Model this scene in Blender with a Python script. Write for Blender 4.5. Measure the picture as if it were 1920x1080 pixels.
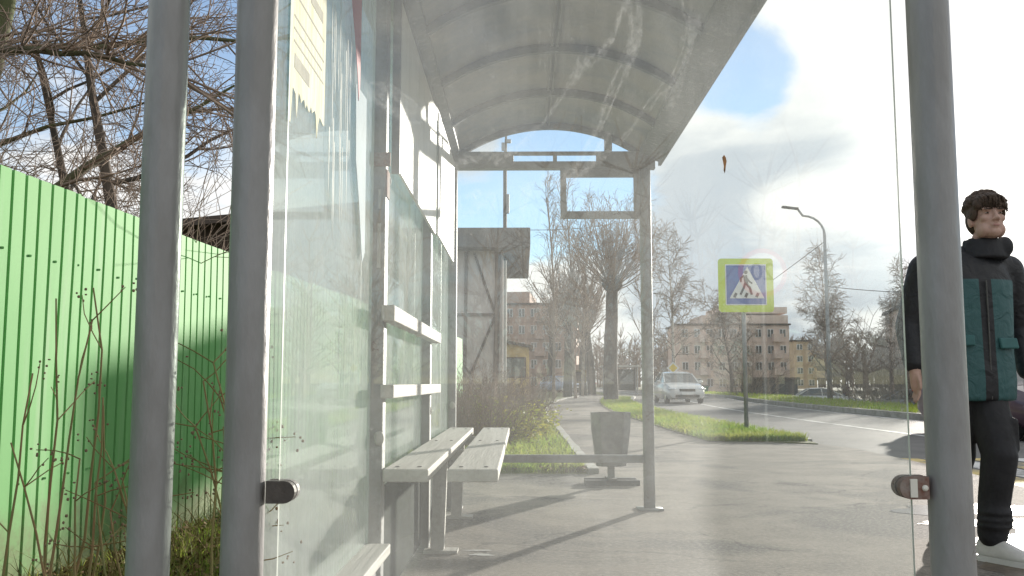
import bpy, bmesh, math, random
from mathutils import Vector, Matrix
import numpy as np

R = math.radians
for o in list(bpy.data.objects):
    bpy.data.objects.remove(o)
scene = bpy.context.scene
COL = scene.collection

# ------------------------------------------------------------------ camera
F = 1740.0                      # focal length in pixels of the 1920 px wide photograph
EYE = Vector((0.0, 0.0, 0.85))
PITCH, YAW = math.atan(178 / F), math.atan(18 / F)
cam_d = bpy.data.cameras.new("camera")
cam_d.sensor_width = 36.0
cam_d.lens = 36.0 * F / 1920.0
cam_d.clip_start, cam_d.clip_end = 0.05, 4000
cam = bpy.data.objects.new("camera", cam_d)
COL.objects.link(cam)
cam.location = EYE
cam.rotation_euler = (math.pi / 2 + PITCH, 0, YAW)
scene.camera = cam

# ------------------------------------------------------------------ sun and sky
SUN_AZ, SUN_EL = R(28), R(8.8)   # azimuth clockwise from +Y
sun_dir = Vector((math.sin(SUN_AZ) * math.cos(SUN_EL), math.cos(SUN_AZ) * math.cos(SUN_EL), math.sin(SUN_EL)))
sd = bpy.data.lights.new("sun", 'SUN')
sd.energy, sd.angle, sd.color = 4.3, R(0.9), (1.0, 0.92, 0.83)
sun = bpy.data.objects.new("sun", sd)
COL.objects.link(sun)
sun.rotation_euler = (-sun_dir).to_track_quat('-Z', 'Y').to_euler()
sun.location = (20, 20, 30)

scene.view_settings.view_transform = 'Standard'
scene.view_settings.look = 'None'
scene.view_settings.gamma = 1.0
scene.view_settings.exposure = 0.92
scene.cycles.use_denoising = True
scene.cycles.max_bounces = 10
scene.cycles.transparent_max_bounces = 32
scene.cycles.caustics_reflective = False
scene.cycles.caustics_refractive = False
scene.cycles.sample_clamp_indirect = 6.0

f_ = Vector((-math.sin(YAW) * math.cos(PITCH), math.cos(YAW) * math.cos(PITCH), math.sin(PITCH)))
r_ = Vector((math.cos(YAW), math.sin(YAW), 0))
u_ = r_.cross(f_)


def ray(u, v):
    return f_ + r_ * ((u - 960) / F) + u_ * ((540 - v) / F)


def P(u, v, Y):
    """the point at distance Y along the street that the photograph shows at (u, v)"""
    d = ray(u, v)
    return EYE + d * (Y / d.y)


def G(u, v, z=0.0):
    """the ground point the photograph shows at (u, v)"""
    d = ray(u, v)
    return EYE + d * ((z - EYE.z) / d.z)


class NT:
    """small helper for node trees"""
    def __init__(self, tree):
        self.t = tree
        tree.nodes.clear()

    def n(self, kind, **kw):
        nd = self.t.nodes.new(kind)
        ins = kw.pop('ins', {})
        for k, v in kw.items():
            setattr(nd, k, v)
        for k, v in ins.items():
            s = nd.inputs[k]
            if isinstance(v, bpy.types.NodeSocket):
                self.t.links.new(v, s)
            else:
                s.default_value = v
        return nd

    def m(self, op, a, b=None, c=None, clamp=False):
        nd = self.t.nodes.new('ShaderNodeMath')
        nd.operation = op
        nd.use_clamp = clamp
        for i, v in enumerate((a, b, c)):
            if v is None:
                continue
            if isinstance(v, bpy.types.NodeSocket):
                self.t.links.new(v, nd.inputs[i])
            else:
                nd.inputs[i].default_value = v
        return nd.outputs[0]

    def ss(self, v, lo, hi, a=0.0, b=1.0):
        nd = self.n('ShaderNodeMapRange', interpolation_type='SMOOTHSTEP')
        self.t.links.new(v, nd.inputs[0])
        for i, x in enumerate((lo, hi, a, b)):
            if isinstance(x, bpy.types.NodeSocket):
                self.t.links.new(x, nd.inputs[i + 1])
            else:
                nd.inputs[i + 1].default_value = x
        return nd.outputs[0]

    def mix(self, f, a, b):
        nd = self.t.nodes.new('ShaderNodeMix')
        nd.data_type = 'RGBA'
        for s, v in ((nd.inputs[0], f), (nd.inputs[6], a), (nd.inputs[7], b)):
            if isinstance(v, bpy.types.NodeSocket):
                self.t.links.new(v, s)
            else:
                s.default_value = v if not isinstance(v, tuple) or len(v) == 4 else (*v, 1)
        return nd.outputs[2]

    def link(self, a, b):
        self.t.links.new(a, b)


world = bpy.data.worlds.new("World")
scene.world = world
world.use_nodes = True
w = NT(world.node_tree)
out = w.n('ShaderNodeOutputWorld')
bg = w.n('ShaderNodeBackground', ins={'Strength': 0.1})
w.link(bg.outputs[0], out.inputs[0])
sky = w.n('ShaderNodeTexSky', sky_type='NISHITA', sun_disc=False, sun_elevation=SUN_EL, sun_rotation=SUN_AZ,
          air_density=0.9, dust_density=0.0, ozone_density=2.0)
tc = w.n('ShaderNodeTexCoord')
dirv = tc.outputs['Generated']
sp = w.n('ShaderNodeSeparateXYZ', ins={0: dirv})
zc = w.m('ADD', w.m('MAXIMUM', sp.outputs[2], 0.0), 0.16)
cxy = w.n('ShaderNodeCombineXYZ', ins={0: w.m('DIVIDE', sp.outputs[0], zc), 1: w.m('DIVIDE', sp.outputs[1], zc), 2: 0.37})
n1 = w.n('ShaderNodeTexNoise', ins={'Vector': cxy.outputs[0], 'Scale': 1.25, 'Detail': 10.0, 'Roughness': 0.62, 'Distortion': 0.35})
n2 = w.n('ShaderNodeTexNoise', ins={'Vector': cxy.outputs[0], 'Scale': 1.2, 'Detail': 8.0, 'Roughness': 0.55, 'Distortion': 0.5})


def lobe(d, n):
    d = d.normalized()
    dp = w.n('ShaderNodeVectorMath', operation='DOT_PRODUCT', ins={0: dirv, 1: tuple(d)})
    return w.m('POWER', w.m('MAXIMUM', dp.outputs['Value'], 0.0), n)


def lobes(base, items):
    acc = base
    for (u, v, n, a) in items:
        acc = w.m('ADD', acc, w.m('MULTIPLY', lobe(ray(u, v), n), a))
    return acc


cover = lobes(w.m('ADD', n1.outputs[0], 0.05),
              [(1385, 165, 500, -.56), (1450, 120, 900, -.12), (1060, 265, 260, -.40), (985, 400, 300, -.24), (180, 60, 60, -.30), (410, 180, 200, -.28),
               (640, 30, 60, -.15), (1700, 60, 40, .30), (230, 300, 120, .22), (1600, 420, 40, .25), (430, 330, 300, .16),
               (900, 270, 900, .45), (1010, 590, 500, .3), (1330, 260, 900, .2)])
mask = w.ss(cover, 0.43, 0.63)
shade = lobes(n2.outputs[0], [(1540, 280, 300, -.32), (1340, 320, 700, -.2), (1300, 490, 400, -.32), (1620, 480, 500, -.32), (1290, 620, 300, -.2),
                              (1500, 390, 300, .12), (1700, 90, 60, .35), (1040, 620, 200, .1)])
bright = w.ss(shade, 0.33, 0.58)
cloudc = w.mix(bright, (3.1, 3.4, 3.75, 1), (5.7, 5.65, 5.5, 1))
glow = w.m('MULTIPLY', lobe(sun_dir, 150), 5.0)
glowc = w.n('ShaderNodeVectorMath', operation='SCALE', ins={0: (1.0, 0.95, 0.86), 'Scale': glow})
cl2 = w.n('ShaderNodeVectorMath', operation='ADD', ins={0: cloudc, 1: glowc.outputs[0]})
skyb = w.n('ShaderNodeVectorMath', operation='MULTIPLY', ins={0: sky.outputs[0], 1: (1.05, 1.10, 1.18)})
mask = w.m('ADD', w.m('MULTIPLY', mask, 0.80), 0.20)
fin = w.mix(mask, skyb.outputs[0], cl2.outputs[0])
w.link(fin, bg.inputs['Color'])

# ------------------------------------------------------------------ materials
MATS = {}


def mat(name, col, rough=0.6, var=0.0, scale=5.0, bump=0.0, bscale=40.0, metal=0.0, spec=0.5, col2=None, stretch=(1, 1, 1), coat=0.0, lo=.35, hi=.65):
    """a procedural painted/woody/stony surface: a base colour broken by noise"""
    if name in MATS:
        return MATS[name]
    m = bpy.data.materials.new(name)
    m.use_nodes = True
    t = NT(m.node_tree)
    o = t.n('ShaderNodeOutputMaterial')
    b = t.n('ShaderNodeBsdfPrincipled', ins={'Roughness': rough, 'Metallic': metal, 'Specular IOR Level': spec, 'Coat Weight': coat})
    t.link(b.outputs[0], o.inputs[0])
    tcn = t.n('ShaderNodeTexCoord')
    mp = t.n('ShaderNodeMapping', ins={'Vector': tcn.outputs['Object'], 'Scale': stretch})
    if col2 is None:
        col2 = tuple(c * (1 - var) for c in col)
    n = t.n('ShaderNodeTexNoise', ins={'Vector': mp.outputs[0], 'Scale': scale, 'Detail': 7.0, 'Roughness': 0.65})
    t.link(t.mix(t.ss(n.outputs[0], lo, hi), (*col, 1), (*col2, 1)), b.inputs['Base Color'])
    if bump:
        n2_ = t.n('ShaderNodeTexNoise', ins={'Vector': mp.outputs[0], 'Scale': bscale, 'Detail': 6.0})
        bp = t.n('ShaderNodeBump', ins={'Strength': bump, 'Distance': 0.01, 'Height': n2_.outputs[0]})
        t.link(bp.outputs[0], b.inputs['Normal'])
    MATS[name] = m
    return m


def glass_mat(name, base, streak, speck, tint, smear=0.0, back=1.0):
    """clear pane with a mirror reflection and a film of dust that catches the sun"""
    m = bpy.data.materials.new(name)
    m.use_nodes = True
    t = NT(m.node_tree)
    o = t.n('ShaderNodeOutputMaterial')
    tcn = t.n('ShaderNodeTexCoord')
    ob = tcn.outputs['Object']
    lw = t.n('ShaderNodeLayerWeight', ins={'Blend': 0.5})
    fac = t.m('ADD', t.m('MULTIPLY', t.m('POWER', lw.outputs['Facing'], 5.0), 0.90), 0.04)
    tr = t.n('ShaderNodeBsdfTransparent', ins={'Color': (*tint, 1)})
    gl = t.n('ShaderNodeBsdfGlossy', ins={'Color': (.95, 1, .97, 1), 'Roughness': 0.0})
    clear = t.n('ShaderNodeMixShader', ins={0: fac, 1: tr.outputs[0], 2: gl.outputs[0]})
    # dust: vertical streaks, broad clouds and fine specks
    mp = t.n('ShaderNodeMapping', ins={'Vector': ob, 'Scale': (26, 26, 1.3)})
    ns = t.n('ShaderNodeTexNoise', ins={'Vector': mp.outputs[0], 'Scale': 1.6, 'Detail': 6.0, 'Roughness': 0.7})
    nb = t.n('ShaderNodeTexNoise', ins={'Vector': ob, 'Scale': 2.6, 'Detail': 5.0, 'Roughness': 0.6, 'Distortion': 0.8})
    nf = t.n('ShaderNodeTexNoise', ins={'Vector': ob, 'Scale': 95.0, 'Detail': 4.0, 'Roughness': 0.75})
    d = t.m('ADD', t.m('MULTIPLY', t.ss(ns.outputs[0], .34, .80), streak * .55), base)
    d = t.m('ADD', d, t.m('MULTIPLY', t.ss(nb.outputs[0], .36, .72), streak * 1.2))
    d = t.m('ADD', d, t.m('MULTIPLY', t.ss(nf.outputs[0], .60, .74), speck))
    if smear:
        # dried run marks: thin wandering lines
        nr = t.n('ShaderNodeTexNoise', ins={'Vector': ob, 'Scale': 1.35, 'Detail': 5.0, 'Roughness': 0.55, 'Distortion': 1.2})
        ln = t.ss(t.m('ABSOLUTE', t.m('SUBTRACT', nr.outputs[0], 0.55)), 0.012, 0.0)
        sz = t.n('ShaderNodeSeparateXYZ', ins={0: ob})
        top = t.m('MULTIPLY', t.ss(sz.outputs[2], 1.08, 1.25), t.ss(nf.outputs[0], .35, .6))
        d = t.m('ADD', d, t.m('MULTIPLY', t.m('MULTIPLY', ln, top), smear))
    if smear:
        d = t.m('ADD', d, t.m('MULTIPLY', t.ss(sz.outputs[2], 1.30, .75), .022))
    d = t.m('MINIMUM', d, 0.85)
    df = t.n('ShaderNodeBsdfDiffuse', ins={'Color': (.78, .79, .80, 1)})
    tl = t.n('ShaderNodeBsdfTranslucent', ins={'Color': (.78, .79, .80, 1)})
    dust = t.n('ShaderNodeMixShader', ins={0: 0.62, 1: df.outputs[0], 2: tl.outputs[0]})
    fin_ = t.n('ShaderNodeMixShader', ins={0: d, 1: clear.outputs[0], 2: dust.outputs[0]})
    t.link(fin_.outputs[0], o.inputs[0])
    MATS[name] = m
    return m


M_post = mat('grey_post_paint', (.31, .31, .31), .36, .0, 9, .25, 60, col2=(.25, .247, .24), stretch=(1, 1, .35), spec=.6)
def chips(m, sc=9.0, lo=.66, col=(.10, .07, .05, 1)):
    t_ = NT.__new__(NT)
    t_.t = m.node_tree
    b_ = [n for n in t_.t.nodes if n.type == 'BSDF_PRINCIPLED'][0]
    src = b_.inputs['Base Color'].links[0].from_socket
    ob_ = t_.n('ShaderNodeTexCoord').outputs['Object']
    n_a = t_.n('ShaderNodeTexNoise', ins={'Vector': ob_, 'Scale': sc, 'Detail': 8.0, 'Roughness': .7})
    n_b = t_.n('ShaderNodeTexNoise', ins={'Vector': ob_, 'Scale': sc * .35, 'Detail': 4.0})
    f_c = t_.m('MULTIPLY', t_.ss(n_a.outputs[0], lo, lo + .02), t_.ss(n_b.outputs[0], .45, .55))
    t_.link(t_.mix(f_c, src, col), b_.inputs['Base Color'])


chips(M_post)
M_frame = mat('grey_frame_paint', (.27, .275, .27), .55, .0, 6, .2, 50, col2=(.17, .165, .15))
chips(M_frame, 7.0, .63)
M_rust = mat('rust', (.16, .055, .028), .85, .0, 22, .4, 80, col2=(.30, .25, .22))
M_roof = mat('roof_sheet', (.36, .335, .305), .6, .0, 2.2, .15, 30, col2=(.22, .235, .245))
M_plank = mat('white_worn_plank', (.50, .48, .44), .75, .0, 26, .3, 60, col2=(.42, .40, .36), stretch=(1, .05, 1))
chips(M_plank, 11.0, .64, (.20, .17, .13, 1))
M_board = mat('white_board', (.80, .78, .70), .45, .0, 3, .05, 20, col2=(.70, .68, .60), stretch=(1, 4, .4))
M_edge = mat('glass_edge', (.80, .84, .78), .25, .05, 20)
M_asph = mat('pavement_asphalt', (.180, .157, .132), .88, .0, 2.2, .5, 220, col2=(.27, .238, .20), spec=.25)
t = NT.__new__(NT)
t.t = M_asph.node_tree
_b = [n for n in t.t.nodes if n.type == 'BSDF_PRINCIPLED'][0]
_base = _b.inputs['Base Color'].links[0].from_socket
_ob = t.n('ShaderNodeTexCoord').outputs['Object']
_nn = t.n('ShaderNodeTexNoise', ins={'Vector': _ob, 'Scale': .55, 'Detail': 6.0, 'Roughness': .62, 'Distortion': .6})
_ff = t.n('ShaderNodeTexNoise', ins={'Vector': _ob, 'Scale': 42.0, 'Detail': 5.0, 'Roughness': .8})
_c1 = t.mix(t.ss(_nn.outputs[0], .47, .60), _base, (.085, .081, .075, 1))
_c2 = t.mix(t.ss(_ff.outputs[0], .42, .72, 0.0, .8), _c1, (.40, .365, .315, 1))
_fd = t.n('ShaderNodeTexNoise', ins={'Vector': _ob, 'Scale': 27.0, 'Detail': 5.0, 'Roughness': .8})
_c3 = t.mix(t.ss(_fd.outputs[0], .50, .75, 0.0, .6), _c2, (.06, .055, .05, 1))
_wr = t.n('ShaderNodeTexNoise', ins={'Vector': _ob, 'Scale': 1.6, 'Detail': 5.0, 'Roughness': .6})
_wv = t.n('ShaderNodeVectorMath', operation='SCALE', ins={0: _wr.outputs['Color'], 'Scale': .9})
_wa = t.n('ShaderNodeVectorMath', operation='ADD', ins={0: _ob, 1: _wv.outputs[0]})
_vo = t.n('ShaderNodeTexVoronoi', feature='DISTANCE_TO_EDGE', ins={'Vector': _wa.outputs[0], 'Scale': .55})
_ck = t.m('MULTIPLY', t.ss(_vo.outputs['Distance'], .012, .003), t.ss(_nn.outputs[0], .42, .56))
t.link(t.mix(t.m('MULTIPLY', _ck, .75), _c3, (.045, .042, .038, 1)), _b.inputs['Base Color'])
M_road = mat('road_asphalt', (.13, .125, .118), .80, .0, .5, .35, 160, col2=(.18, .172, .16), spec=.3)
M_kerb = mat('kerb_concrete', (.42, .41, .38), .85, .0, 3, .4, 40, col2=(.26, .25, .22))
M_earth = mat('earth', (.10, .082, .055), .95, .0, 1.6, .6, 30, col2=(.10, .115, .045))
M_turf = mat('turf', (.115, .145, .035), .95, .0, 2.5, .6, 60, col2=(.15, .13, .055))
M_blade = mat('grass_blade', (.24, .37, .05), .6, .0, .9, col2=(.36, .38, .09), spec=.3)
def leafy(m, k=.5):
    t_ = NT.__new__(NT)
    t_.t = m.node_tree
    b_ = [n for n in t_.t.nodes if n.type == 'BSDF_PRINCIPLED'][0]
    o_ = [n for n in t_.t.nodes if n.type == 'OUTPUT_MATERIAL'][0]
    tl_ = t_.n('ShaderNodeBsdfTranslucent', ins={'Color': b_.inputs['Base Color'].links[0].from_socket})
    mx_ = t_.n('ShaderNodeMixShader', ins={0: k, 1: b_.outputs[0], 2: tl_.outputs[0]})
    t_.link(mx_.outputs[0], o_.inputs[0])


leafy(M_blade)
M_bladedry = mat('dry_grass', (.30, .22, .10), .8, .0, 2, col2=(.16, .17, .05), spec=.2)
M_leafdry = mat('dead_leaf', (.16, .085, .04), .8, .0, 6, col2=(.28, .19, .10), spec=.2)
M_bark = mat('bark', (.115, .092, .072), .95, .0, 6, .6, 40, col2=(.055, .05, .042), stretch=(1, 1, .3))
M_bark2 = mat('mossy_bark', (.10, .085, .055), .95, .0, 4, .6, 40, col2=(.085, .10, .04))
M_twig = mat('twig', (.36, .28, .22), .9, .0, 3, col2=(.20, .155, .125), spec=.2)
M_twiglt = mat('pale_twig', (.36, .30, .25), .9, .0, 3, col2=(.22, .18, .15), spec=.2)
M_birch = mat('birch_bark', (.62, .58, .52), .8, .0, 5, .2, 30, col2=(.10, .09, .08), stretch=(1, 1, 3), lo=.5, hi=.62)
M_stalk = mat('dry_stalk', (.30, .19, .10), .8, .0, 8, col2=(.22, .22, .09), spec=.2)
M_leafy = mat('yellow_green_leaf', (.22, .27, .04), .6, .0, 4, col2=(.38, .34, .06))
leafy(M_leafy)
M_yel = mat('sign_yellow', (.62, .78, .03), .45, .06, 4)
M_blue = mat('sign_blue', (.035, .11, .42), .4, .1, 12)
M_white = mat('sign_white', (.78, .78, .76), .45, .06, 9)
M_black = mat('sign_black', (.02, .02, .022), .5)
M_red = mat('sign_red', (.55, .03, .035), .5, .15, 12)
M_gal = mat('galvanised_steel', (.36, .37, .38), .5, .25, 8, metal=.3)
M_dkmetal = mat('dark_metal', (.10, .10, .095), .65, .3, 8, .2)
M_rub = mat('tyre_rubber', (.022, .022, .023), .8)
M_glassdk = mat('car_glass', (.05, .06, .065), .08, spec=.8)
M_chrome = mat('chrome', (.55, .56, .57), .25, metal=.9)
M_lampglass = mat('headlamp_glass', (.75, .78, .80), .12, spec=.8)
GL_near = glass_mat('dusty_end_pane', .030, .040, .10, (.965, .985, .975), smear=.08)
GL_back = glass_mat('dusty_back_pane', .25, .22, .06, (.89, .965, .92))


# ------------------------------------------------------------------ mesh building
class MB:
    def __init__(self):
        self.v, self.f, self.mi = [], [], []

    def add(self, vs, fs, mi=0):
        b = len(self.v)
        self.v.extend([tuple(x) for x in vs])
        self.f.extend([tuple(b + i for i in q) for q in fs])
        self.mi.extend([mi] * len(fs))

    def box(self, c, s, mi=0, rot=None, bev=0.0):
        """box of size s at c; bev chamfers the long corners"""
        hx, hy, hz = s[0] / 2, s[1] / 2, s[2] / 2
        if bev:
            bm = bmesh.new()
            bmesh.ops.create_cube(bm, size=1.0)
            bmesh.ops.scale(bm, vec=s, verts=bm.verts)
            bmesh.ops.bevel(bm, geom=list(bm.edges), offset=bev, segments=2, affect='EDGES', profile=.5)
            bm.verts.index_update()
            vs = [v.co.copy() for v in bm.verts]
            fs = [[v.index for v in f.verts] for f in bm.faces]
            bm.free()
        else:
            vs = [Vector((x, y, z)) for x in (-hx, hx) for y in (-hy, hy) for z in (-hz, hz)]
            fs = [(0, 1, 3, 2), (4, 6, 7, 5), (0, 4, 5, 1), (2, 3, 7, 6), (0, 2, 6, 4), (1, 5, 7, 3)]
        if rot is not None:
            vs = [rot @ v for v in vs]
        c = Vector(c)
        self.add([v + c for v in vs], fs, mi)

    def tube(self, pts, rad, n=8, mi=0, cap=True):
        b = len(self.v)
        k = len(pts)
        up = None
        for i in range(k):
            p = pts[i]
            d = (pts[min(i + 1, k - 1)] - pts[max(i - 1, 0)])
            if d.length < 1e-9:
                d = Vector((0, 0, 1))
            d.normalize()
            if up is None:
                up = Vector((1, 0, 0)) if abs(d.x) < .8 else Vector((0, 1, 0))
            a = (up - d * up.dot(d))
            if a.length < 1e-6:
                a = d.orthogonal()
            a.normalize()
            up = a
            c = d.cross(a)
            r = rad[i] if isinstance(rad, (list, tuple)) else rad
            for j in range(n):
                t = 2 * math.pi * j / n
                q = p + a * (math.cos(t) * r) + c * (math.sin(t) * r)
                self.v.append((q.x, q.y, q.z))
        for i in range(k - 1):
            for j in range(n):
                self.f.append((b + i * n + j, b + i * n + (j + 1) % n, b + (i + 1) * n + (j + 1) % n, b + (i + 1) * n + j))
                self.mi.append(mi)
        if cap:
            self.f.append(tuple(b + j for j in reversed(range(n))))
            self.f.append(tuple(b + (k - 1) * n + j for j in range(n)))
            self.mi += [mi, mi]

    def prism(self, poly, axis, lo, hi, mi=0, smi=None):
        """extrude a 2-D polygon along an axis ('x','y','z')"""
        def mk(a, b, t):
            return {'x': (t, a, b), 'y': (a, t, b), 'z': (a, b, t)}[axis]
        n = len(poly)
        vs = [mk(a, b, lo) for a, b in poly] + [mk(a, b, hi) for a, b in poly]
        self.add(vs, [tuple(range(n - 1, -1, -1)), tuple(range(n, 2 * n))], mi)
        bse = len(self.v) - 2 * n
        for i in range(n):
            self.f.append((bse + i, bse + (i + 1) % n, bse + n + (i + 1) % n, bse + n + i))
            self.mi.append(mi if smi is None else smi)

    def loft(self, rings, mi=0, cap=True):
        n = len(rings[0])
        b = len(self.v)
        for r in rings:
            self.v.extend([tuple(p) for p in r])
        for i in range(len(rings) - 1):
            for j in range(n):
                self.f.append((b + i * n + j, b + i * n + (j + 1) % n, b + (i + 1) * n + (j + 1) % n, b + (i + 1) * n + j))
                self.mi.append(mi)
        if cap:
            self.f.append(tuple(b + j for j in reversed(range(n))))
            self.f.append(tuple(b + (len(rings) - 1) * n + j for j in range(n)))
            self.mi += [mi, mi]

    def ball(self, c, s, mi=0, nu=14, nv=9, rot=None):
        rings = []
        c = Vector(c)
        for i in range(1, nv):
            th = math.pi * i / nv
            ring = []
            for j in range(nu):
                ph = 2 * math.pi * j / nu
                q = Vector((s[0] * math.sin(th) * math.cos(ph), s[1] * math.sin(th) * math.sin(ph), -s[2] * math.cos(th)))
                if rot is not None:
                    q = rot @ q
                ring.append(c + q)
            rings.append(ring)
        self.loft(rings, mi)

    def build(self, name, mats, parent=None, smooth=False, origin=None):
        me = bpy.data.meshes.new(name)
        vs = self.v
        if origin is not None:
            ox, oy, oz = origin
            vs = [(a - ox, b - oy, c - oz) for a, b, c in vs]
        me.from_pydata(vs, [], self.f)
        if not isinstance(mats, (list, tuple)):
            mats = [mats]
        for m in mats:
            me.materials.append(m)
        me.polygons.foreach_set('material_index', self.mi)
        if smooth:
            me.polygons.foreach_set('use_smooth', [True] * len(self.f))
        me.update()
        o = bpy.data.objects.new(name, me)
        COL.objects.link(o)
        if origin is not None:
            o.location = origin
        if parent is not None:
            o.parent = parent
        return o


def tag(o, label, cat, group=None, kind=None):
    o['label'], o['category'] = label, cat
    if group:
        o['group'] = group
    if kind:
        o['kind'] = kind
    return o


def thing(name, label, cat, loc=(0, 0, 0), rz=0.0, group=None):
    o = bpy.data.objects.new(name, None)
    o.empty_display_size = .2
    COL.objects.link(o)
    o.location = loc
    o.rotation_euler = (0, 0, rz)
    return tag(o, label, cat, group)


def struct(o):
    o['kind'] = 'structure'
    return o


def dup(root, loc, rz=0.0, sc=1.0, label=None, group=None):
    c = root.copy()
    COL.objects.link(c)
    c.location = loc
    c.rotation_euler = (0, 0, rz)
    c.scale = (sc, sc, sc) if not isinstance(sc, tuple) else sc
    if label:
        c['label'] = label
    if group:
        c['group'] = group
    for ch in list(root.children):
        d = ch.copy()
        COL.objects.link(d)
        d.parent = c
        for g in list(ch.children):
            e = g.copy()
            COL.objects.link(e)
            e.parent = d
    return c


V = Vector


# ------------------------------------------------------------------ ground, road, pavements
def shift(y):
    return 0.0021 * max(0.0, min(y, 60.0) - 22) ** 2


def strip(name, xl, xr, y0, y1, z, m, n=40, thick=0.0, curve=True, wob=0.0, seed=0):
    """a sheet along the street between two x edges, following its bend"""
    mb = MB()
    rr = random.Random(seed)
    L, Rr = [], []
    for i in range(n + 1):
        y = y0 + (y1 - y0) * (i / n) ** 1.6
        s = shift(y) if curve else 0
        L.append((xl(y) if callable(xl) else xl + s) + rr.uniform(-wob, wob))
        Rr.append((xr(y) if callable(xr) else xr + s) + rr.uniform(-wob, wob))
        mb.v += [(L[-1], y, z), (Rr[-1], y, z)]
        if thick:
            mb.v += [(L[-1], y, z - thick), (Rr[-1], y, z - thick)]
    k = 4 if thick else 2
    for i in range(n):
        a, b = i * k, (i + 1) * k
        mb.f.append((a, a + 1, b + 1, b)); mb.mi.append(0)
        if thick:
            mb.f.append((a + 1, a + 3, b + 3, b + 1)); mb.mi.append(0)
            mb.f.append((a, b, b + 2, a + 2)); mb.mi.append(0)
    if thick:
        mb.f.append((0, 2, 3, 1)); mb.mi.append(0)
        e = n * k
        mb.f.append((e, e + 1, e + 3, e + 2)); mb.mi.append(0)
    return mb.build(name, m)


def gz(x, y):
    """height of the open ground: level with the road, then falling away beyond the far verge"""
    d = (x - 14.3 - shift(y)) / 3.0
    return -.13 - .86 * max(0.0, min(1.0, d))


mb = MB()
ys = [-1500, -60] + list(range(0, 82, 4)) + [120, 260, 1500]
for y in ys:
    for x in (-1500, 14.3 + shift(y), 17.3 + shift(y), 1500):
        mb.v.append((x, y, gz(x, y)))
for i in range(len(ys) - 1):
    for j in range(3):
        a = i * 4 + j
        mb.f.append((a, a + 1, a + 5, a + 4)); mb.mi.append(0)
struct(mb.build('ground', M_earth))
struct(strip('road', 4.15, 10.4, -60, 260, -.105, M_road, 60))
# bus-stop platform and the pavement that leads away from it
mb = MB()
plat = [(-.80, -14), (4.0, -14), (4.0, 7), (4.25, 9), (4.35, 12.3), (4.15, 13.2), (3.6, 13.7), (2.75, 13.9), (2.65, 16), (.72, 16), (.72, 8.85), (-.80, 8.85)]
mb.prism(plat, 'z', -.12, 0)
struct(mb.build('pavement', M_asph))
struct(strip('pavement', .72, 2.70, 16, 90, 0, M_asph, 50, .12, wob=.03, seed=3))
struct(strip('lawn', lambda y: -40, lambda y: .62 + shift(y), 8.87, 90, .0, M_turf, 50, .12))
mb = MB()
mb.add([(-40, -14, -.004), (-.79, -14, -.004), (-.79, 8.9, -.004), (-40, 8.9, -.004)], [(0, 1, 2, 3)])
struct(mb.build('verge', M_earth))
mb = MB()
tip = [(2.74, 13.75), (3.6, 13.55), (4.12, 13.1), (4.22, 14.2), (4.2, 24), (2.66, 24), (2.68, 16)]
mb.prism(tip, 'z', -.12, .012)
struct(mb.build('lawn', M_turf))
struct(strip('lawn', 2.66, 4.2, 24, 90, .012, M_turf, 40, .13, wob=.05, seed=8))
struct(strip('lawn', 10.55, 14.2, 4, 160, .04, M_turf, 50, .16, wob=.0, seed=9))
struct(strip('kerb', .62, .72, 8.87, 90, .05, M_kerb, 70, .17, wob=.012, seed=5))
struct(strip('kerb', 4.18, 4.32, 14.0, 90, .02, M_kerb, 50, .13))
struct(strip('kerb', 10.40, 10.55, 4, 160, .05, M_kerb, 60, .16))
struct(strip('parking_lot', 17.5, 40, -30, 90, -.96, M_road, 40))
# worn road paint: an edge line and the yellow-and-white crossing
M_paint = mat('worn_white_paint', (.62, .61, .58), .7, .0, 3, col2=(.16, .155, .145), lo=.45, hi=.62)
M_ypaint = mat('worn_yellow_paint', (.62, .47, .16), .7, .0, 3, col2=(.17, .155, .13), lo=.45, hi=.62)
struct(strip('road_line', 7.2, 7.34, 15, 120, -.101, M_paint, 50))
struct(strip('road_line', 9.95, 10.08, 5, 120, -.101, M_paint, 50))
mbw, mby = MB(), MB()
for i, x in enumerate(np.arange(4.6, 10.2, .5)):
    (mbw if i % 2 else mby).add([(x, 8.6, -.101), (x + .42, 8.6, -.101), (x + .42, 12.0, -.101), (x, 12.0, -.101)], [(0, 1, 2, 3)])
struct(mbw.build('road_line', M_paint))
struct(mby.build('road_line', M_ypaint))


# damp and muddy patches on the platform: thin sheets with ragged outlines
def patch(name, c, rx, ry, z, m, seed, n=40):
    rr = random.Random(seed)
    ph = [rr.uniform(0, 6.28) for _ in range(6)]
    vs = [(c[0], c[1], z)]
    for i in range(n):
        t = 2 * math.pi * i / n
        k = 1 + .18 * math.sin(2 * t + ph[0]) + .14 * math.sin(3 * t + ph[1]) + .1 * math.sin(5 * t + ph[2]) + .07 * math.sin(9 * t + ph[3])
        vs.append((c[0] + rx * k * math.cos(t), c[1] + ry * k * math.sin(t), z))
    mb_ = MB()
    mb_.add(vs, [(0, 1 + i, 1 + (i + 1) % n) for i in range(n)])
    return struct(mb_.build(name, m))


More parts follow.
